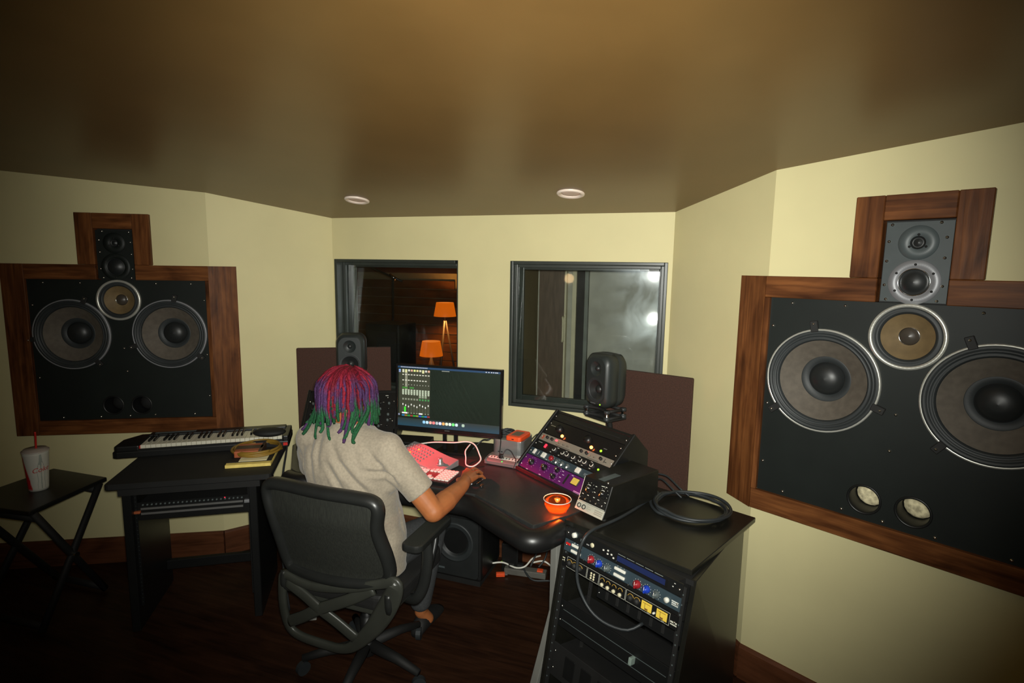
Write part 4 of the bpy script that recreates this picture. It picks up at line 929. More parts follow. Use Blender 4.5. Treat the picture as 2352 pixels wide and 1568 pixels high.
# 3 black unit with gold knobs and two amber meters
t, z = U('meter_rack_unit', 'black rack unit with gold-ringed knobs and two amber needle meters, third in the gear rack', -.1640, -.1160, M['blackg'])
bx = []
for a, b in ((.026, .125), (.128, .183), (.186, .302), (.305, .372), (.374, .478)):
    bx += [(a, .0435, b, .0445, (.5, .5, .42)), (a, .0045, b, .0055, (.5, .5, .42)), (a, .0045, a + .001, .0445, (.5, .5, .42)), (b - .001, .0045, b, .0445, (.5, .5, .42))]
prints(t, z, bx + [(.002, .030, .014, .034, (.6, .58, .4)), (.002, .020, .014, .024, (.6, .58, .4)), (.481, .020, .505, .025, (.6, .6, .5)), (.482, .013, .505, .017, (.6, .6, .5)), (.395, .007, .405, .009, WH), (.45, .007, .46, .009, WH)])
for i, x in enumerate((.040, .066, .092, .325, .352)):
    kk = obj('knob', MB().lathe([(.0105, 0), (.0095, .013), (.0003, .0135)], 20), M['blackm'], t, loc=(x, .024, z))
    obj('gold_arc', MB().tube([(.0125 * math.cos(math.radians(200 - 20 * q)), .0125 * math.sin(math.radians(200 - 20 * q)), .001) for q in range(10)], .0011, 6), M['gold'], kk)
for x in (.147, .160):
    for y in (.013, .022, .031): obj('button', MB().lathe([(.004, 0), (.0035, .003), (.0003, .0035)], 12), M['strip'], t, loc=(x, y, z))
for x in (.200, .226, .253, .280):
    obj('cream_button', MB().lathe([(.0068, 0), (.0062, .006), (.0003, .007)], 16), M['strip'], t, loc=(x, .0125, z))
    obj('gold_arc', MB().tube([(x + .009 * math.cos(math.radians(180 - 20 * q)), .027 + .009 * math.sin(math.radians(180 - 20 * q)), z + .0005) for q in range(10)], .0011, 6), M['gold'], t)
for x in (.392, .451):
    mt = obj('meter', MB().box((x, .026, z + .001), (.045, .034, .005)), M['black'], t, .001, 1)
    mb = MB(); mb.quad(x - .020, .012, x + .020, .041, 0, None, 0, (.72, .52, .06))
    mb = MB(); mb.box((x, .0265, z + .0040), (.040, .028, .0015), None, 0, (.85, .60, .08)); mb.box((x, .0345, z + .0049), (.030, .0015, .0004), None, 0, (.25, .12, .02)); mb.box((x - .006, .027, z + .0049), (.0012, .018, .0004), None, 0, (.05, .03, .01)); mb.box((x, .0165, z + .0049), (.012, .006, .0004), None, 0, (.2, .1, .03))
    obj('meter_face', mb, M['vuglow_'] if 'vuglow_' in M else M['print'], mt)
obj('toggle', MB().lathe([(.004, 0), (.003, .008), (.0003, .009)], 12), M['white'], t, loc=(.421, .018, z))
# lower bays
t, z = unit('power_rack_unit', 'dim dark grey unit set deep inside the lower bay of the gear rack', 'rack gear', FK @ T(0, 0, -.13), .10, .50, -.275, -.190, M['black'], .12)
for i in range(7): obj('vent_rib', MB().box((.05 + i * .05, .042, z + .002), (.012, .06, .006)), M['blackm'], t, .001, 1)
t, z = unit('shelf_rack_unit', 'dark two-unit device low in the gear rack with a pale connector', 'rack gear', FK @ T(0, 0, -.03), .012, .518, -.405, -.300, M['black'], .12)
obj('connector', MB().box((.355, .058, z + .012), (.012, .026, .026)), mat('pale_green_plug', (.25, .32, .28), .4), t, .003)
obj('plate_line', MB().box((.25, .070, z), (.46, .002, .002)), M['knobg'], t); obj('plate_line', MB().box((.25, .030, z), (.46, .002, .002)), M['knobg'], t)
t, z = unit('lower_rack_unit', 'lowest dark unit near the floor of the gear rack', 'rack gear', FK @ T(0, 0, -.03), .012, .518, -.60, -.47, M['blackm'], .12)
for i in range(5): obj('vent_rib', MB().box((.09 + i * .08, .065, z + .001), (.05, .08, .004)), M['black'], t, .001, 1)
# preamp standing on the rack
PM = T(.757, -.885, .7725) @ Rz(math.radians(-31.5))
pre = thing('channel_preamp', 'black desktop valve preamp with slanted front and pale lower strip, on the gear rack', 'preamp', mw=PM)
w = .145; prof = [(0, .012), (.018, .044), (.056, .135), (.35, .135), (.35, .012)]
mb = MB(); vs = [(x, y, z) for x in (0, w) for y, z in prof]; mb.add(vs, [tuple(range(5)), tuple(range(9, 4, -1))] + [(i, (i + 1) % 5, 5 + (i + 1) % 5, 5 + i) for i in range(5)])
obj('case', mb, M['rackp'], pre, .002, 1)
for x in (.015, w - .015):
    for y in (.03, .32): obj('foot', MB().cyl((x, y, 0), .009, .013, 12), M['blackm'], pre)
sl = math.atan2(.091, .038)
FPm = T(0, .018, .044) @ Rx(sl)     # x along, y up the slope, z out
obj('faceplate', MB().box((w / 2, .0495, .001), (w - .006, .095, .002), FPm), M['blackg'], pre)
sl2 = math.atan2(.032, .018); FP2 = T(0, 0, .012) @ Rx(sl2)
obj('lower_strip', MB().box((w / 2, .0185, .001), (w - .002, .034, .002), FP2), mat('pale_strip', (.50, .49, .40), .45, .2), pre)
for x in (.018, .043):
    j = obj('jack', MB().lathe([(.0095, .002), (.0095, .004), (.007, .004), (.006, .001)], 20, FP2 @ T(x, .0185, 0)), M['blackm'], pre)
mb = MB(); G = (.28, .27, .22)
for i in range(10): mb.box((.068 + .007 * math.cos(i * .63), .0185 + .008 * math.sin(i * .63), .0023), (.0022, .0018, .0004), FP2, 0, G)
mb.box((.070, .0185, .0023), (.02, .0016, .0004), FP2, 0, G)
for i in range(3): mb.box((.118, .0255 - i * .007, .0023), (.040, .0042, .0004), FP2, 0, (.33, .30, .24))
mb.box((w / 2, .0015, .0025), (w - .008, .0014, .0006), FPm, 0, (.8, .8, .68)); mb.box((.004, .05, .0025), (.0016, .094, .0006), FPm, 0, (.8, .8, .7))
for i in range(7):
    for cx, cy in ((.044, .060), (.116, .060)):
        a = math.radians(-120 + 40 * i); mb.box((cx + .021 * math.sin(a), cy + .021 * math.cos(a), .0025), (.0022, .0022, .0004), FPm, 0, (.5, .5, .42))
for x, y in ((.018, .030), (.045, .031), (.072, .075), (.072, .052), (.076, .032), (.100, .030), (.134, .030), (.10, .085), (.108, .086), (.12, .087)): mb.box((x, y, .0025), (.008, .0025, .0004), FPm, 0, (.65, .65, .55))
obj('printing', mb, M['print'], pre)
for cx in (.044, .116):
    kk = obj('knob', MB().lathe([(.019, .002), (.018, .008), (.013, .011), (.0125, .021), (.0003, .022)], 26, FPm @ T(cx, .058, 0)), M['blackg'], pre)
    obj('knob_cap', MB().lathe([(.007, .0215), (.005, .024), (.0003, .025)], 16, FPm @ T(cx, .058, 0)), M['chrome'], kk)
    obj('pointer_line', MB().tube([(.014 * math.sin(a), .014 * math.cos(a), .0115) for a in [math.radians(-70 + 20 * q) for q in range(6)]], .0012, 6, FPm @ T(cx, .058, 0)), M['white'], kk)
for x in (.014, .043, .070, .099, .130):
    tg = obj('toggle', MB().tube([(x, .020, .002), (x + .001, .014, .014)], [.002, .003], 8, FPm), M['chrome'], pre); obj('nut', MB().lathe([(.0042, .002), (.004, .004)], 10, FPm @ T(x, .019, 0)), M['chrome'], tg)
obj('top_label', MB().box((.075, .12, .1353), (.030, .10, .0012)), M['knobg'], pre)
obj('top_bolt', MB().lathe([(.004, .1355), (.0035, .140), (.0003, .141)], 10, T(.115, .065, 0)), M['screw'], pre)
cable('audio_cable', [(1.04, -.50, .80), (1.07, -.52, .815), (1.12, -.58, .80), (1.16, -.60, .775)], .004, M['rubber'], 'black lead bending out of the back of the preamp')
cable('audio_cable', [(1.03, -.47, .82), (1.09, -.50, .825), (1.15, -.56, .80), (1.19, -.57, .775)], .004, M['rubber'], 'second black lead leaving the back of the preamp')
# coil of cable on the rack top, its end hanging down the front
pts = []
for k in range(97):
    a = -k * 2 * PI / 24 + 2.6; kk = k / 24; r = .148 - .010 * ((kk * 1.7) % 1.3) - .004 * math.sin(k * .7)
    pts.append((1.185 + (r + .008 * math.sin(kk * 2.1)) * math.cos(a) + .006 * kk, -.690 + (r * .96) * math.sin(a) - .006 * kk, .779 + .0055 * (k // 24) + .002 * math.sin(k * .9)))
face = lambda u, v, o=.03: tuple(FK @ V((u, v, o)))
tail = [(1.06, -.595, .786), (1.035, -.66, .778), (.985, -.79, .777), (.935, -.90, .777), (.885, -.985, .777), (.858, -1.035, .778), face(.122, -.012, .028), face(.114, -.06, .036), face(.112, -.12, .034), face(.120, -.18, .026), face(.150, -.235, .012), face(.195, -.270, 0), face(.25, -.285, -.02), face(.31, -.28, -.05), face(.34, -.25, -.09)]
tag(obj('coiled_cable', MB().tube(smooth_path(list(reversed(tail)) + [tuple(p) for p in pts], 3), .0062, 8), M['rubber']), 'black cable coiled on the gear rack top, its tail hanging down the rack front', 'cable')

# ------------------------------------------------------------------ keyboard table with its rack bay
KT = T(-1.306, -1.328, 0) @ Rz(math.radians(33))
kt = thing('keyboard_table', 'black table with rack bay between panel legs, carrying the piano keyboard', 'table', mw=KT)
obj('table_top', MB().prism(rrect(0, 0, .705, .62, .02, 3), .712, .740), M['blackm'], kt, .003, 1)
obj('front_rail', MB().box((.35, .03, .695), (.60, .03, .035)), M['blackm'], kt)
for x in (.062, .598):
    lg = obj('panel_leg', MB().box((x + .018, .24, .356), (.036, .44, .712)), M['black'], kt, .003, 1)
    xr = .104 if x < .3 else .592
    rl_ = obj('rack_rail', MB().box((xr, .055, .40), (.012, .004, .58)), M['black'], kt)
    mb = MB()
    for i in range(28): mb.cyl((xr, .0535, .13 + i * .02), .002, .001, 6, None)
    obj('rail_holes', mb, M['knobg'], rl_)
obj('cross_bar', MB().box((.35, .40, .13), (.52, .03, .05)), M['black'], kt, .003, 1)
pb = thing('patch_bay', 'black patch bay with two silver strips mounted under the keyboard table', 'rack gear', mw=KT @ T(.098, .058, .535))
obj('faceplate', MB().box((.25, 0, .045), (.50, .004, .088)), M['black'], pb, .001, 1)
obj('chassis', MB().box((.25, .06, .045), (.46, .11, .08)), M['blackm'], pb)
for z in (.034, .058): obj('silver_strip', MB().box((.245, -.004, z), (.44, .004, .010)), M['silver'], pb, .001, 1)
kme2 = MB().lathe([(.0045, 0), (.004, .005), (.0003, .0055)], 8, Rx(PI / 2)).mesh('socket', M['knobg'])
for i in range(24): share('socket', kme2, pb, (.035 + i * .0185, -.002, .077))
obj('pilot', MB().lathe([(.0028, 0), (.0003, .002)], 8, T(.385, -.002, .083) @ Rx(PI / 2)), M['redled'], pb)
obj('side_plug', MB().box((.485, -.008, .060), (.026, .016, .016)), M['alu'], pb, .003)
obj('side_plug', MB().box((.012, -.008, .045), (.026, .016, .012)), M['leather'], pb, .003)
# piano keyboard
MD = T(-1.511, -.992, .741) @ Rz(math.radians(35.9))
md = thing('midi_keyboard', 'black piano keyboard controller with 49 keys, lying on the keyboard table', 'piano keyboard', mw=MD)
L_ = 29 * .0235
obj('body', MB().prism([(-.10, -.022), (L_ + .03, -.022), (L_ + .036, -.015), (L_ + .036, .205), (-.05, .205), (-.118, .12), (-.122, -.01)], 0, .034), M['black'], md, .006)
obj('control_block', MB().prism([(-.098, -.018), (-.003, -.018), (-.003, .20), (-.05, .20), (-.112, .115), (-.115, -.008)], .033, .062), M['black'], md, .006)
obj('end_block', MB().prism(rrect(L_ + .003, -.018, L_ + .034, .20, .008), .033, .062), M['black'], md, .005)
obj('back_ridge', MB().box((L_ / 2, .174, .050), (L_ + .01, .052, .038)), M['black'], md, .005)
obj('front_lip', MB().box((L_ / 2, -.014, .036), (L_ + .01, .012, .016)), M['black'], md, .002, 1)
wk = MB().box((.0113, .071, .048), (.0222, .142, .022)).mesh('white_key', M['ivory'], .0012, 1)
for i in range(29): share('white_key', wk, md, (i * .0235, -.002, 0))
bk = MB().add([(-.0055, .052, .058), (.0055, .052, .058), (.0055, .142, .058), (-.0055, .142, .058), (-.0045, .060, .0705), (.0045, .060, .0705), (.0045, .142, .0705), (-.0045, .142, .0705)], [(0, 3, 2, 1), (4, 5, 6, 7), (0, 1, 5, 4), (1, 2, 6, 5), (2, 3, 7, 6), (3, 0, 4, 7)]).mesh('black_key', M['blackg'], .001, 1)
for o in range(4):
    for q in (1, 2, 4, 5, 6): share('black_key', bk, md, ((o * 7 + q) * .0235, 0, 0))
obj('panel_strip', MB().box((.12, .178, .070), (.20, .018, .002)), M['knobg'], md)
obj('red_tag', MB().box((L_ + .018, -.0235, .018), (.022, .003, .016)), M['red'], md); obj('red_felt', MB().box((-.001, .0, .047), (.003, .02, .022)), M['red'], md)
pc_ = tag(obj('soft_pouch', MB().ball((0, 0, 0), (.085, .050, .024), 24, 12, T(-1.0, -.640, .829) @ Rz(math.radians(30))), M['blackm']), 'black soft pouch lying across the right end of the piano keys', 'pouch')
nb = thing('note_pad', 'yellow pad lying at the right corner of the keyboard table', 'pad', mw=KT @ T(.475, .115, .7405) @ Rz(math.radians(0)))
obj('pages', MB().box((.105, .125, .008), (.21, .25, .016)), M['paper'], nb, .001, 1); obj('cover', MB().box((.105, .14, .0175), (.205, .215, .003)), M['blackm'], nb)
t = tag(obj('loose_sheet', MB().box((.595, .195, .7605), (.13, .09, .003), KT), M['paperw']), 'loose cream sheet on the yellow pad under the mustard cable', 'paper')
pts = []
for k in range(86):
    a = k * 2 * PI / 22; q = k / 22
    pts.append((.588 + (.118 - .006 * (q % 2)) * math.cos(a) + .006 * math.sin(q * 2), .300 + (.118 - .005 * (q % 1.5)) * math.sin(a), .767 + .0055 * q + .001 * math.sin(k)))
tag(obj('coiled_cable', MB().tube([KT @ V(p) for p in smooth_path(pts, 2)], .0065, 8), M['goldcable']), 'mustard yellow cable coiled on the pad on the keyboard table', 'cable')
bxw = thing('russet_box', 'flat russet box with dark band, lying inside the mustard cable coil', 'box', mw=KT @ T(.560, .270, .762))
obj('body', MB().box((0, 0, .016), (.125, .13, .032)), M['leather'], bxw, .003); obj('band', MB().box((0, 0, .0175), (.129, .05, .034)), M['leatherd'], bxw, .001, 1); obj('end_band', MB().box((.060, 0, .0175), (.016, .133, .034)), M['leatherd'], bxw, .001, 1)
cable('floor_cable', [tuple(KT @ V(p)) for p in [(.69, .50, .745), (.715, .42, .735), (.72, .25, .66), (.715, .10, .50), (.73, .05, .30), (.76, .02, .012)]], .005, M['rubber'], 'black cable falling off the right edge of the keyboard table')

# ------------------------------------------------------------------ small folding table and cup at the far left
ft = thing('folding_table', 'low black folding table with crossed legs at the far left, holding a paper cup', 'table', (-1.84, -1.27, 0))
top = [(-1.70, -1.045), (-1.605, -1.455), (-2.03, -1.51), (-2.09, -1.06)]
obj('table_top', MB().prism([(x + 1.84, y + 1.27) for x, y in top], .598, .620), M['black'], ft, .005)
def leg(nm, p, q):
    p, q = V(p), V(q); obj(nm, MB().tube([p, q], .017, 8, T(1.84, 1.27, 0), flat=(.8, 1.1)), M['blackm'], ft)
leg('leg', (-1.622, -1.43, .60), (-1.725, -1.085, .012)); leg('leg', (-1.705, -1.08, .60), (-1.640, -1.435, .012))
leg('leg', (-2.01, -1.48, .60), (-2.075, -1.10, .012)); leg('leg', (-2.07, -1.085, .60), (-2.025, -1.475, .012))
for a, b in (((-1.71, -1.10, .57), (-2.06, -1.10, .57)), ((-1.63, -1.42, .57), (-2.02, -1.47, .57)), ((-1.73, -1.10, .03), (-2.07, -1.12, .03)), ((-1.645, -1.42, .03), (-2.02, -1.46, .03))): leg('cross_rail', a, b)
obj('pivot', MB().cyl((0, 0, 0), .012, .03, 12, T(.172, .015, .31) @ Ry(PI / 2)), M['screw'], ft)
cup = thing('paper_cup', 'white paper drink cup with red writing, lid and red straw, on the folding table', 'cup', (-1.85, -1.27, .6205), math.radians(-29))
def cupcol(v):
    a = math.degrees(math.atan2(v.y, v.x)); z = v.z / .195
    if .03 < z < .88 and -150 < a < -(36 + (z - .1) * 46): return (.85, .02, .03)
    return (1, 1, 1)
NZ = 60
prof = [(.039 + .013 * (i / 14), .195 * i / 14) for i in range(15)]
rings = [[(r * math.cos(2 * PI * i / 96), r * math.sin(2 * PI * i / 96), z) for i in range(96)] for r, z in prof]
obj('wall', MB().loft(rings, None, 0, True, cupcol, True), M['cup'], cup)
obj('rim', MB().tube([(.0525 * math.cos(2 * PI * i / 40), .0525 * math.sin(2 * PI * i / 40), .195) for i in range(40)], .0022, 6, closed=True), M['white'], cup)
obj('lid', MB().lathe([(.054, .192), (.0545, .199), (.049, .201), (.046, .207), (.010, .208), (.0003, .208)], 40), M['lid'], cup)
obj('straw', MB().tube(smooth_path([(.006, 0, .05), (.004, .004, .21), (.010, .006, .262), (.014, .006, .292)], 4), .0042, 10), M['red'], cup)
fc = bpy.data.curves.new('txt', 'FONT'); fc.body = 'Coke'; fc.size = .033; fc.align_x = 'CENTER'; fc.extrude = 0.0
fo = bpy.data.objects.new('txt', fc); COL.objects.link(fo); dg = bpy.context.evaluated_depsgraph_get(); dg.update()
tm = bpy.data.meshes.new_from_object(fo.evaluated_get(dg)); bpy.data.objects.remove(fo)
for v in tm.vertices:
    x, y = v.co.x + .22 * v.co.y, v.co.y; zz = .098 + y + .10 * x; r = .039 + .013 * zz / .195 + .0006; a = x / r + math.radians(18)
    v.co = (r * math.cos(a), r * math.sin(a), zz)
setmat(tm, M['red']); tm.name = 'lettering'; obj('lettering', tm, None, cup)
mb = MB()
# pale grey bottle silhouette printed behind the lettering
prof = [(.004, .185), (.006, .165), (.007, .150), (.013, .130), (.017, .105), (.015, .075), (.0135, .055), (.016, .035), (.015, .012)]
L1 = []; 
for sgn in (-1, 1):
    row = []
    for h, z in prof:
        r = .039 + .013 * z / .195 + .0003; a = math.radians(18) + sgn * h / r; row.append((r * math.cos(a), r * math.sin(a), z))
    L1.append(row)
mid = [((.039 + .013 * z / .195 + .0003) * math.cos(math.radians(18)), (.039 + .013 * z / .195 + .0003) * math.sin(math.radians(18)), z) for h, z in prof]
for A_, B_ in ((L1[0], mid), (mid, L1[1])):
    for i in range(len(prof) - 1): mb.add([A_[i], B_[i], B_[i + 1], A_[i + 1]], [(0, 1, 2, 3)])
obj('printed_bottle', mb, mat('print_grey', (.36, .40, .36), .55), cup)
# ------------------------------------------------------------------ floor speaker and clutter under the desk
sb = thing('floor_speaker', 'black floor speaker with round driver under the desk', 'speaker', (-.012, -.215, 0))
obj('cabinet', MB().box((0, 0, .215), (.31, .30, .37)), M['black'], sb, .018)
obj('front_baffle', plate_holes(rrect(-.14, .05, .14, .385, .02), [(0, .245, .100)], -.158, -.148), mat('baffle_grey', (.015, .017, .017), .5), sb)
dvr = obj('driver', MB().lathe([(.112, 0), (.112, .006), (.102, .008), (.096, .002), (.088, .007), (.080, -.002)], 44, T(0, -.158, .245) @ Rx(PI / 2)), M['surround'], sb)
obj('cone', MB().lathe([(.081, -.002), (.034, -.028)], 44, T(0, -.158, .245) @ Rx(PI / 2)), M['cap'], dvr); obj('dust_cap', MB().lathe([(.035, -.028), (.024, -.018), (.0003, -.014)], 24, T(0, -.158, .245) @ Rx(PI / 2)), M['cap'], dvr)
obj('badge', MB().box((-.085, -.1585, .085), (.05, .002, .010)), M['plate2'], sb); obj('plinth', MB().box((0, 0, .015), (.29, .28, .03)), M['blackm'], sb)
bx_ = thing('power_box', 'small black box with a yellow-green light on the floor behind the floor speaker', 'box', (.235, -.115, 0))
obj('case', MB().box((0, 0, .085), (.10, .09, .17)), M['black'], bx_, .006); obj('led', MB().ball((-.048, -.046, .055), .005, 10, 6), M['greenled'], bx_); obj('foot', MB().box((0, 0, .003), (.08, .07, .006)), M['blackm'], bx_)
st = thing('power_strip', 'grey power strip with orange switch on the floor under the desk', 'power strip', (.33, -.155, 0), math.radians(6))
obj('body', MB().box((0, 0, .022), (.24, .05, .036)), mat('grey_strip_plastic', (.12, .115, .10), .5), st, .005); obj('switch', MB().box((.085, -.002, .042), (.034, .028, .012)), M['orange'], st, .003)
for x in (-.08, -.03): obj('plug', MB().box((x, 0, .052), (.034, .030, .030)), M['blackm'], st, .004)
t = thing('plug_adapter', 'little orange plug adapter on the floor beside the power strip', 'adapter', (.20, -.215, 0), .4)
obj('body', MB().box((0, 0, .012), (.05, .022, .022)), M['orange'], t, .004); obj('prong', MB().box((.032, 0, .012), (.016, .012, .005)), M['chrome'], t)
cable('floor_cable', [(.14, -.19, .055), (.20, -.17, .060), (.28, -.18, .05), (.33, -.165, .06), (.36, -.12, .09), (.40, -.09, .10)], .005, M['white'], 'white cable running along the power strip under the desk')
cable('floor_cable', [(.36, -.11, .06), (.42, -.10, .075), (.47, -.10, .05), (.51, -.11, .012)], .005, M['white'], 'second white cable at the right end of the power strip')
for i, (pp, lab) in enumerate([([(.24, -.10, .17), (.30, -.06, .20), (.42, -.06, .18), (.50, -.05, .24), (.58, -.05, .20)], 'black cable drooping along the wall under the desk, upper one'),
        ([(.36, -.16, .06), (.40, -.10, .16), (.46, -.07, .20), (.52, -.08, .14), (.56, -.11, .012)], 'black cable arching over the right end of the power strip'),
        ([(.30, -.15, .06), (.38, -.2, .012), (.48, -.18, .012), (.60, -.16, .012), (.70, -.12, .012)], 'black cable lying on the floor right of the power strip'),
        ([(.45, -.05, .66), (.47, -.05, .45), (.45, -.06, .25), (.43, -.09, .10), (.40, -.13, .05)], 'black cable hanging from the desk to the power strip'),
        ([(-.32, -.16, .66), (-.33, -.10, .45), (-.30, -.09, .25), (-.28, -.13, .012)], 'black cable hanging behind the desk left of the floor speaker')]):
    cable('floor_cable', pp, .0055, M['rubber'], lab)

# ------------------------------------------------------------------ office chair
CC = V((-.09, -1.09, 0)); CT = T(*(-CC))
ch = thing('office_chair', 'black mesh-backed office chair with a crossed lower back frame, in front of the desk', 'chair', tuple(CC))
loop = smooth_path([(-.346, -1.350, .875), (-.325, -1.352, .905), (-.25, -1.358, .912), (-.10, -1.366, .910), (.06, -1.358, .908), (.125, -1.352, .900), (.143, -1.348, .868), (.130, -1.335, .783), (.148, -1.295, .650), (.138, -1.278, .575), (.08, -1.285, .545), (-.09, -1.300, .530), (-.26, -1.285, .530), (-.318, -1.280, .555), (-.325, -1.315, .675), (-.338, -1.343, .800)], 5, True)
obj('back_frame', MB().tube([V(p) + (-CC) for p in loop], .030, 12, closed=True, flat=(1.0, .8)), M['chairf'], ch)
rows = []
for i in range(15):
    q = i / 14; z = .54 + .36 * q
    yl = -1.283 - .070 * min(1, max(0, (z - .56) / .24)); xl = -.322 - .018 * q; xr = .140 - .012 * math.sin(PI * q) + .003
    if 0.2 < q < .5: xr += .004
    rows.append([V((xl + (xr - xl) * j / 16, yl - .020 * math.sin(PI * j / 16) - .004, z)) - CC for j in range(17)])
mb = MB(); vs = [p for r in rows for p in r]; fs = [(i * 17 + j, i * 17 + j + 1, (i + 1) * 17 + j + 1, (i + 1) * 17 + j) for i in range(14) for j in range(16)]
mb.add(vs + [p + V((0, .004, 0)) for p in vs], fs + [tuple(x + len(vs) for x in reversed(f)) for f in fs], None, 0, True); obj('mesh_back', mb, M['mesh'], ch)
# crossed lower frame
Y = -1.302
lp = smooth_path([(-.325, Y, .505), (-.25, Y - .005, .492), (-.16, Y - .008, .490), (-.02, Y - .006, .515), (.10, Y, .552), (.175, Y, .575), (.180, Y, .545), (.135, Y + .01, .455), (.07, Y + .02, .355), (-.02, Y + .03, .255), (-.09, Y + .035, .215), (-.18, Y + .035, .212), (-.29, Y + .03, .225), (-.340, Y + .025, .262), (-.350, Y + .01, .36), (-.340, Y, .47)], 5, True)
def strap(path, w, th, closed=False):
    P = [V(p) - CC for p in path]; k = len(P); rings = []
    for i in range(k):
        a = P[i - 1] if (i or closed) else P[0]; b = P[(i + 1) % k] if (i < k - 1 or closed) else P[-1]; d = (b - a).normalized(); yv = V((0, 1, 0)); s = d.cross(yv).normalized()
        ww = w(i / k) if callable(w) else w
        rings.append([P[i] + s * (ww * c) + yv * (th * e) for c, e in ((-.5, -.3), (-.35, -.5), (.35, -.5), (.5, -.3), (.5, .3), (.35, .5), (-.35, .5), (-.5, .3))])
    return MB().loft(rings, None, 0, True, None, True, closed)
obj('lower_frame', strap(lp, lambda q: .034 + .046 * math.exp(-((q - .44) / .11) ** 2), .022, True), M['chairg'], ch)
c0 = (-.160, Y - .004, .395)
obj('cross_strut', strap(smooth_path([(-.318, Y, .475), (-.235, Y - .002, .437), c0, (-.09, Y + .01, .345), (-.015, Y + .025, .285)], 5), .046, .018), M['chairg'], ch)
obj('cross_strut', strap(smooth_path([(.085, Y, .530), (-.02, Y - .002, .465), c0, (-.25, Y + .006, .335), (-.335, Y + .02, .285)], 5), .046, .018), M['chairg'], ch)
obj('seat', MB().prism(rrect(-.245, -.20, .245, .27, .08, 6), .425, .490), M['blackm'], ch, .02, 3)
obj('seat_shell', MB().prism(rrect(-.22, -.18, .22, .24, .08, 6), .395, .426), M['chairg'], ch, .008)
for s_, xx in ((1, .292), (-1, -.30)):
    ar = obj('armrest', MB().prism(rrect(xx - .044, -.145, xx + .044, .150, .030, 6), .660, .690), M['chairf'], ch, .010, 3)
    obj('post', MB().tube(smooth_path([(xx + .01 * s_, -.03, .662), (xx + .016 * s_, -.03, .58), (xx, -.035, .47), (xx - .035 * s_, -.04, .405), (xx - .10 * s_, -.02, .39)], 5), .020, 10, flat=(.8, 1.2)), M['chairf'], ar)
    obj('strut', MB().tube(smooth_path([(xx + .01 * s_, .06, .662), (xx + .016 * s_, .03, .60), (xx + .008 * s_, -.02, .50)], 4), .013, 8), M['black'], ar)
for xx in (-.24, .24): obj('back_bracket', MB().tube(smooth_path([(xx * .5, -.02, .395), (xx * .85, -.12, .40), (xx, -.205, .45), (xx, -.21, .52)], 4), .016, 8), M['chairf'], ch)
obj('column', MB().lathe([(.030, .09), (.030, .25), (.022, .25), (.022, .39), (.06, .395)], 20), M['black'], ch)
obj('tilt_box', MB().box((0, 0, .375), (.16, .22, .045)), M['black'], ch, .01)
for k in range(5):
    a = math.radians(64.5 + 72 * k); cx, cy = .27 * math.cos(a), .27 * math.sin(a)
    lg = obj('base_leg', MB().tube([(.02 * math.cos(a), .02 * math.sin(a), .115), (cx * .6, cy * .6, .100), (cx, cy, .075)], [.026, .020, .015], 10), M['blackm'], ch)
    cs_ = obj('caster', MB().cyl((0, 0, -.011), .029, .022, 20, T(cx, cy, .029) @ Rz(a + .7) @ Rx(PI / 2)), M['rubber'], lg)
    # hood of the caster joins the leg
obj('hub', MB().lathe([(.035, .075), (.042, .10), (.035, .135), (.03, .14)], 20), M['black'], ch)

# ------------------------------------------------------------------ the seated person
PR = V((-.10, -1.12, .49)); PT = -PR
pe = thing('person', 'person with red, purple and green dreadlocks in a grey T-shirt seated at the desk', 'person', tuple(PR))
def W(p): return V(p) + PT
b = MB()
def cap(p, q, r1, r2): b.capsule(W(p), W(q), r1, r2)
def fingers(side, kn, tips):
    for (k0, m0, t0, r) in tips: cap(k0, m0, r, r * .95); cap(m0, t0, r * .95, r * .82)
cap((-.09, -1.11, .59), (-.095, -1.15, .80), .115, .115); cap((-.095, -1.15, .80), (-.095, -1.17, .98), .115, .10)
for x in (-.20, .01): cap((x, -1.17, .99), (-.095, -1.17, .98), .075, .09)
cap((-.27, -1.18, 1.045), (.085, -1.18, 1.045), .045, .045)
cap((-.10, -1.16, 1.05), (-.125, -1.14, 1.17), .060, .054)
# skull, jaw, nose, ears, brow
b.ball(W((-.135, -1.13, 1.240)), (.076, .094, .094), 28, 18); b.ball(W((-.135, -1.085, 1.180)), (.054, .062, .062), 24, 14)
b.ball(W((-.135, -1.020, 1.205)), (.013, .020, .024), 12, 8); b.ball(W((-.135, -1.028, 1.168)), (.024, .014, .009), 14, 8); b.ball(W((-.135, -1.045, 1.238)), (.055, .016, .010), 14, 8)
for s_ in (-1, 1): b.ball(W((-.135 + s_ * .078, -1.12, 1.215)), (.010, .018, .030), 12, 8)
# right arm
cap((.085, -1.18, 1.045), (.175, -1.165, .91), .050, .046); cap((.175, -1.165, .91), (.258, -1.145, .800), .046, .042)
cap((.258, -1.145, .800), (.266, -1.05, .805), .043, .044); cap((.266, -1.05, .805), (.272, -.90, .813), .043, .029)
cap((.272, -.90, .813), (.262, -.855, .812), .028, .028)
for q, r1, r2 in (((.212, -.745, .806), .024, .0125), ((.234, -.735, .812), .024, .0125), ((.256, -.742, .808), .022, .0120), ((.277, -.757, .800), .020, .0110)): cap((.262, -.855, .808), q, r1, r2)
fingers(1, None, [((.212, -.745, .806), (.204, -.698, .803), (.207, -.662, .785), .0096), ((.234, -.735, .812), (.231, -.684, .806), (.233, -.645, .786), .0100), ((.256, -.742, .808), (.259, -.692, .800), (.262, -.657, .778), .0094), ((.277, -.757, .800), (.286, -.716, .790), (.289, -.690, .770), .0082)])
cap((.245, -.845, .800), (.205, -.800, .790), .018, .012); cap((.205, -.800, .790), (.200, -.752, .777), .0115, .0092)
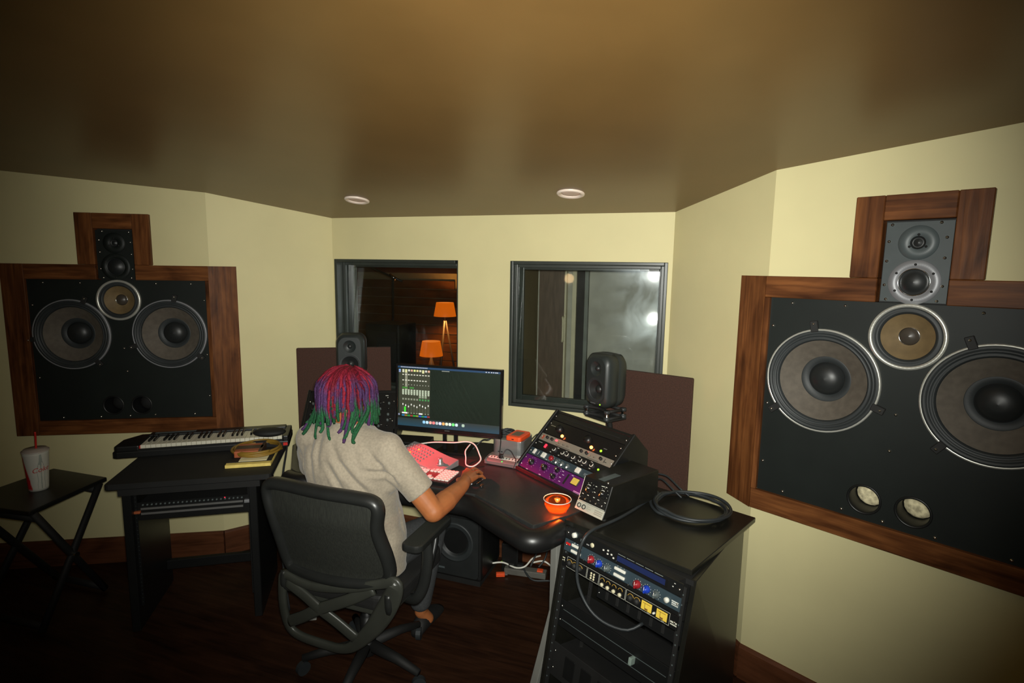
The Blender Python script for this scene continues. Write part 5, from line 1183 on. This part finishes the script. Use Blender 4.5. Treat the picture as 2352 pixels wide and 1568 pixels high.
# left arm reaching to the keyboard
cap((-.27, -1.18, 1.045), (-.335, -1.09, .90), .050, .045); cap((-.335, -1.09, .90), (-.37, -1.03, .825), .045, .042)
cap((-.37, -1.03, .825), (-.32, -.93, .815), .042, .040); cap((-.32, -.93, .815), (-.245, -.80, .805), .040, .027)
for q, r1, r2 in (((-.165, -.725, .800), .022, .012), ((-.188, -.710, .803), .022, .012), ((-.212, -.705, .802), .021, .0115), ((-.234, -.708, .797), .019, .011)): cap((-.235, -.785, .803), q, r1, r2)
fingers(-1, None, [((-.165, -.725, .800), (-.145, -.690, .798), (-.132, -.668, .785), .0092), ((-.188, -.710, .803), (-.172, -.668, .800), (-.160, -.645, .785), .0096), ((-.212, -.705, .802), (-.202, -.662, .799), (-.193, -.640, .785), .0090), ((-.234, -.708, .797), (-.232, -.672, .794), (-.226, -.653, .784), .0080)])
cap((-.215, -.79, .798), (-.175, -.770, .790), .017, .012); cap((-.175, -.770, .790), (-.145, -.752, .784), .0115, .009)
# legs and feet
for s_, hip, kn, an in ((1, (.01, -1.10, .545), (.065, -.785, .525), (.005, -.79, .10)), (-1, (-.19, -1.10, .545), (-.29, -.79, .525), (-.26, -.76, .10))):
    cap(hip, kn, .075, .052); cap(kn, an, .050, .030); cap(an, (an[0] + .02 * s_, an[1] + .03, .05), .030, .030)
body = remesh('body', b, .0042, 5, .5); setmat(body, M['skin']); obj('body', body, None, pe)
eye = mat('eye_white', (.8, .78, .72), .3); 
for s_ in (-1, 1): obj('eye', MB().ball(W((-.135 + s_ * .030, -1.043, 1.222)), (.012, .009, .008), 12, 8), eye, pe)
# T-shirt
b = MB(); rings = []
for z, cx, cy, a_, b_ in [(.495, -.08, -1.115, .182, .150), (.56, -.082, -1.118, .186, .155), (.64, -.086, -1.120, .186, .158), (.72, -.09, -1.130, .180, .155), (.79, -.094, -1.148, .178, .145), (.86, -.097, -1.162, .184, .135), (.94, -.097, -1.172, .196, .130), (1.01, -.097, -1.174, .196, .122), (1.055, -.097, -1.170, .165, .100), (1.095, -.100, -1.162, .105, .080), (1.118, -.105, -1.155, .070, .066)]:
    rings.append([W((cx + a_ * math.copysign(abs(math.cos(t_)) ** .85, math.cos(t_)), cy + b_ * math.sin(t_), z)) for t_ in [2 * PI * i / 40 for i in range(40)]])
b.loft(rings)
cap((-.275, -1.182, 1.040), (.085, -1.182, 1.040), .062, .062)
for x in (-.25, .06): cap((-.105, -1.165, 1.075), (x, -1.182, 1.050), .050, .052)
b.tube([W((.070, -1.182, 1.045)), W((.110, -1.178, .995)), W((.165, -1.168, .930)), W((.214, -1.158, .872))], [.066, .064, .060, .058], 24)
b.tube([W((-.26, -1.182, 1.045)), W((-.305, -1.14, .97)), W((-.345, -1.085, .88))], [.066, .062, .058], 24)
cap((.055, -1.175, .985), (.075, -1.17, .90), .06, .045)
shirt = remesh('t_shirt', b, .0062, 8, .5)
cre = [((-.264, 1.021), (-.240, .880), .0085, .010), ((-.108, 1.056), (.055, .870), .0100, .011), ((-.107, .987), (-.04, .880), .0075, .010), ((.048, 1.021), (.110, .965), .0080, .011), ((.110, .965), (.150, .910), .0080, .010), ((.035, .974), (.138, .946), .0095, .009), ((-.179, 1.091), (-.150, .960), .0045, .011), ((-.215, 1.06), (-.185, .90), .0045, .010), ((-.30, 1.0), (-.29, .88), .005, .010), ((-.02, 1.05), (.02, .99), .003, .012), ((.02, .90), (.07, .80), .006, .012), ((.07, .80), (.085, .66), .008, .014), ((.04, .74), (.10, .60), .007, .014), ((.09, .72), (.06, .56), .007, .013)]
def segd(px, pz, a, c):
    ax, az = a; bx__, bz = c; dx, dz = bx__ - ax, bz - az; L2 = dx * dx + dz * dz
    t_ = max(0, min(1, ((px - ax) * dx + (pz - az) * dz) / L2)); ex, ez = px - ax - t_ * dx, pz - az - t_ * dz
    return math.hypot(ex, ez), t_
nrm = [v.normal.copy() for v in shirt.vertices]
for v, nn in zip(shirt.vertices, nrm):
    p = v.co - PT; d = 0
    if nn.y < .25:
        for a, c, dp, wd_ in cre:
            ds_, t_ = segd(p.x, p.z, a, c); e = math.exp(-(ds_ / wd_) ** 2) * math.sin(PI * (t_ * .84 + .08)); d -= dp * e
            e2 = math.exp(-((ds_ - wd_ * 2.0) / (wd_ * 1.1)) ** 2) * math.sin(PI * (t_ * .84 + .08)); d += dp * .45 * e2
    q = V((p.x * 9 + p.z * 3, p.y * 6, p.z * 4)); d += .0035 * noise.noise(q) + .0018 * noise.noise(q * 2.7)
    if p.z < .86: d += .004 * noise.noise(V((p.x * 8 + p.z * 16, p.y * 12, p.z * 9)))
    v.co += nn * d * 1.25
shirt.update(); setmat(shirt, M['tee']); obj('t_shirt', shirt, None, pe)
obj('neck_band', MB().tube([W((-.105 + .066 * math.cos(t_), -1.155 + .062 * math.sin(t_), 1.113 + .010 * math.sin(t_ + PI))) for t_ in [2 * PI * i / 32 for i in range(32)]], .006, 8, closed=True), M['tee'], pe)
# trousers and shoes
b = MB(); cap((-.175, -1.12, .555), (-.005, -1.12, .555), .098, .098)
for s_, hip, kn, an in ((1, (.01, -1.10, .555), (.065, -.790, .530), (.005, -.79, .155)), (-1, (-.19, -1.10, .555), (-.29, -.795, .530), (-.26, -.76, .155))):
    cap(hip, kn, .090, .068); cap(kn, an, .068, .052)
jm = remesh('trousers', b, .009, 5); setmat(jm, M['jean']); obj('trousers', jm, None, pe)
for s_, (x, y) in ((1, (.01, -.775)), (-1, (-.268, -.745))):
    rings = []
    for q, w, h in ((-.075, .024, .03), (-.06, .034, .07), (-.02, .037, .085), (.03, .040, .075), (.09, .045, .055), (.14, .042, .042), (.17, .026, .026)):
        rings.append([W((x + w * math.cos(t_), y + q, .0 + max(0.002, h * .5 + h * .5 * math.sin(t_)))) for t_ in [2 * PI * i / 16 for i in range(16)]])
    obj('shoe', MB().loft(rings), M['blackm'], pe)
# hair: a scalp cap and hanging locks
HCN = V((-.135, -1.133, 1.235))
RED, PUR, GRN = (.20, .008, .022), (.060, .022, .085), (.012, .085, .030)
def mixc(a, c, t_): t_ = max(0, min(1, t_)); return tuple(x * (1 - t_) + y * t_ for x, y in zip(a, c))
cp = MB(); cp.ball(W(HCN), (.094, .106, .104), 32, 18, None, 0, (.19, .007, .020))
hc = cp.mesh('scalp_hair', M['hair']); bm = bmesh.new(); bm.from_mesh(hc)
cut = [v for v in bm.verts if (v.co - W(HCN)).z < -.052 or ((v.co - W(HCN)).y > .055 and (v.co - W(HCN)).z < .03)]
bmesh.ops.delete(bm, geom=cut, context='VERTS'); bm.to_mesh(hc); bm.free()
obj('scalp_hair', hc, None, pe)
rh = random.Random(11); nl = 0
for ring_i, (el, cnt, ext) in enumerate(((80, 9, .0), (64, 18, .002), (48, 26, .006), (32, 32, .010), (16, 36, .014), (2, 32, .008))):
    for k in range(cnt):
        az = 2 * PI * (k + .5 * (ring_i % 2) + rh.uniform(-.25, .25)) / cnt
        front = math.sin(az) > .45
        if front and el < 30 and math.sin(az) > .75: continue
        e = math.radians(el + rh.uniform(-5, 5)); r0 = 1.0
        dv = V((math.cos(e) * math.cos(az), math.cos(e) * math.sin(az), math.sin(e)))
        if el >= 40: dv = (dv + V((0, .42, 0))).normalized()
        p0 = HCN + V((.092 * dv.x, .104 * dv.y, .102 * dv.z))
        out = .107 + ext * .55 + rh.uniform(-.004, .007)
        hx, hy = math.cos(az), math.sin(az)
        pts = [p0]
        if el > 15: pts.append(HCN + V((out * .95 * math.cos(e * .80) * hx, out * .97 * math.cos(e * .80) * hy, .104 * math.sin(e * .80) + .004)))
        if el > 30: pts.append(HCN + V((out * 1.04 * math.cos(e * .40) * hx, out * 1.0 * math.cos(e * .40) * hy, .106 * math.sin(e * .40))))
        zt_ = rh.uniform(1.10, 1.165) if el > 10 else rh.uniform(1.10, 1.15)
        if hy < -.6 and abs(hx) < .45: zt_ = rh.uniform(1.125, 1.195)
        sw = rh.uniform(-.010, .010)
        pts.append(HCN + V((out * hx, out * 1.02 * hy, -.022)))
        zm = (1.213 + zt_) / 2
        pts.append(V((HCN.x + (out + .003) * hx + sw * .4, HCN.y + (out + .002) * hy, zm)))
        tipo = rh.uniform(-.010, .004); long = rh.random() < .14 and hy < .2
        tz = zt_ - (.035 if long else 0)
        yb = min(HCN.y + (out + tipo) * hy, 9)
        if tz < 1.125 and hy < -.2: yb = min(yb, -1.235 - (1.125 - tz) * .55)
        pts.append(V((HCN.x + (out + tipo) * hx + sw, yb, tz)))
        if long: pts.append(V((HCN.x + (out + tipo) * hx + sw * 2.6, yb - .012, tz - .018)))
        kind = rh.random(); side = abs(hx)
        z1 = 1.262 + rh.uniform(-.02, .03); z2 = 1.175 + rh.uniform(-.03, .02) + .022 * side
        if kind < .30 - .12 * side: z2 = 1.0; z1 = 1.16
        elif kind < .58: z1 = 1.30
        elif kind < .66: z2 = 1.22; z1 = 1.25
        def colf(v, z1=z1, z2=z2, g=rh.uniform(.75, 1.3)):
            z = v.z - PT.z
            c = mixc(PUR, RED, (z - (z1 - .02)) / .045); c = mixc(GRN, c, (z - (z2 - .015)) / .035)
            return tuple(x * g for x in c)
        P = smooth_path([W(p) for p in pts], 5); n_ = len(P); rr = rh.uniform(.0046, .0072)
        rad = [rr * (.75 + .3 * min(1, 4 * i / n_)) * (1 + .12 * math.sin(i * 1.9 + az * 5)) * (1.0 if i < n_ - 2 else .8) for i in range(n_)]
        obj('dreadlock', MB().tube(P, rad, 7, None, 0, True, colf), M['hair'], pe); nl += 1

# repeats of one kind share a group phrase
GR = {'soffit_speaker': 'main monitors in the side walls', 'nearfield_monitor': 'nearfield monitors', 'acoustic_panel': 'acoustic panels behind the nearfields', 'isolation_stand': 'isolation stands', 'speaker_stand': 'desktop speaker stands', 'desk_rack_pod': 'rack pods on the desk', 'curtain': 'curtains behind the windows', 'floor_cable': 'cables on the floor and walls', 'white_cable': 'white cables on the desk', 'usb_cable': 'thin cables at the hub', 'audio_cable': 'leads behind the preamp', 'coiled_cable': 'coiled cables'}
for o in list(COL.objects):
    if o.parent is None and o.get('category'):
        b_ = o.name.split('.')[0]
        if b_ in GR: o['group'] = GR[b_]
        elif b_.endswith('_rack_unit'): o['group'] = 'rack units'
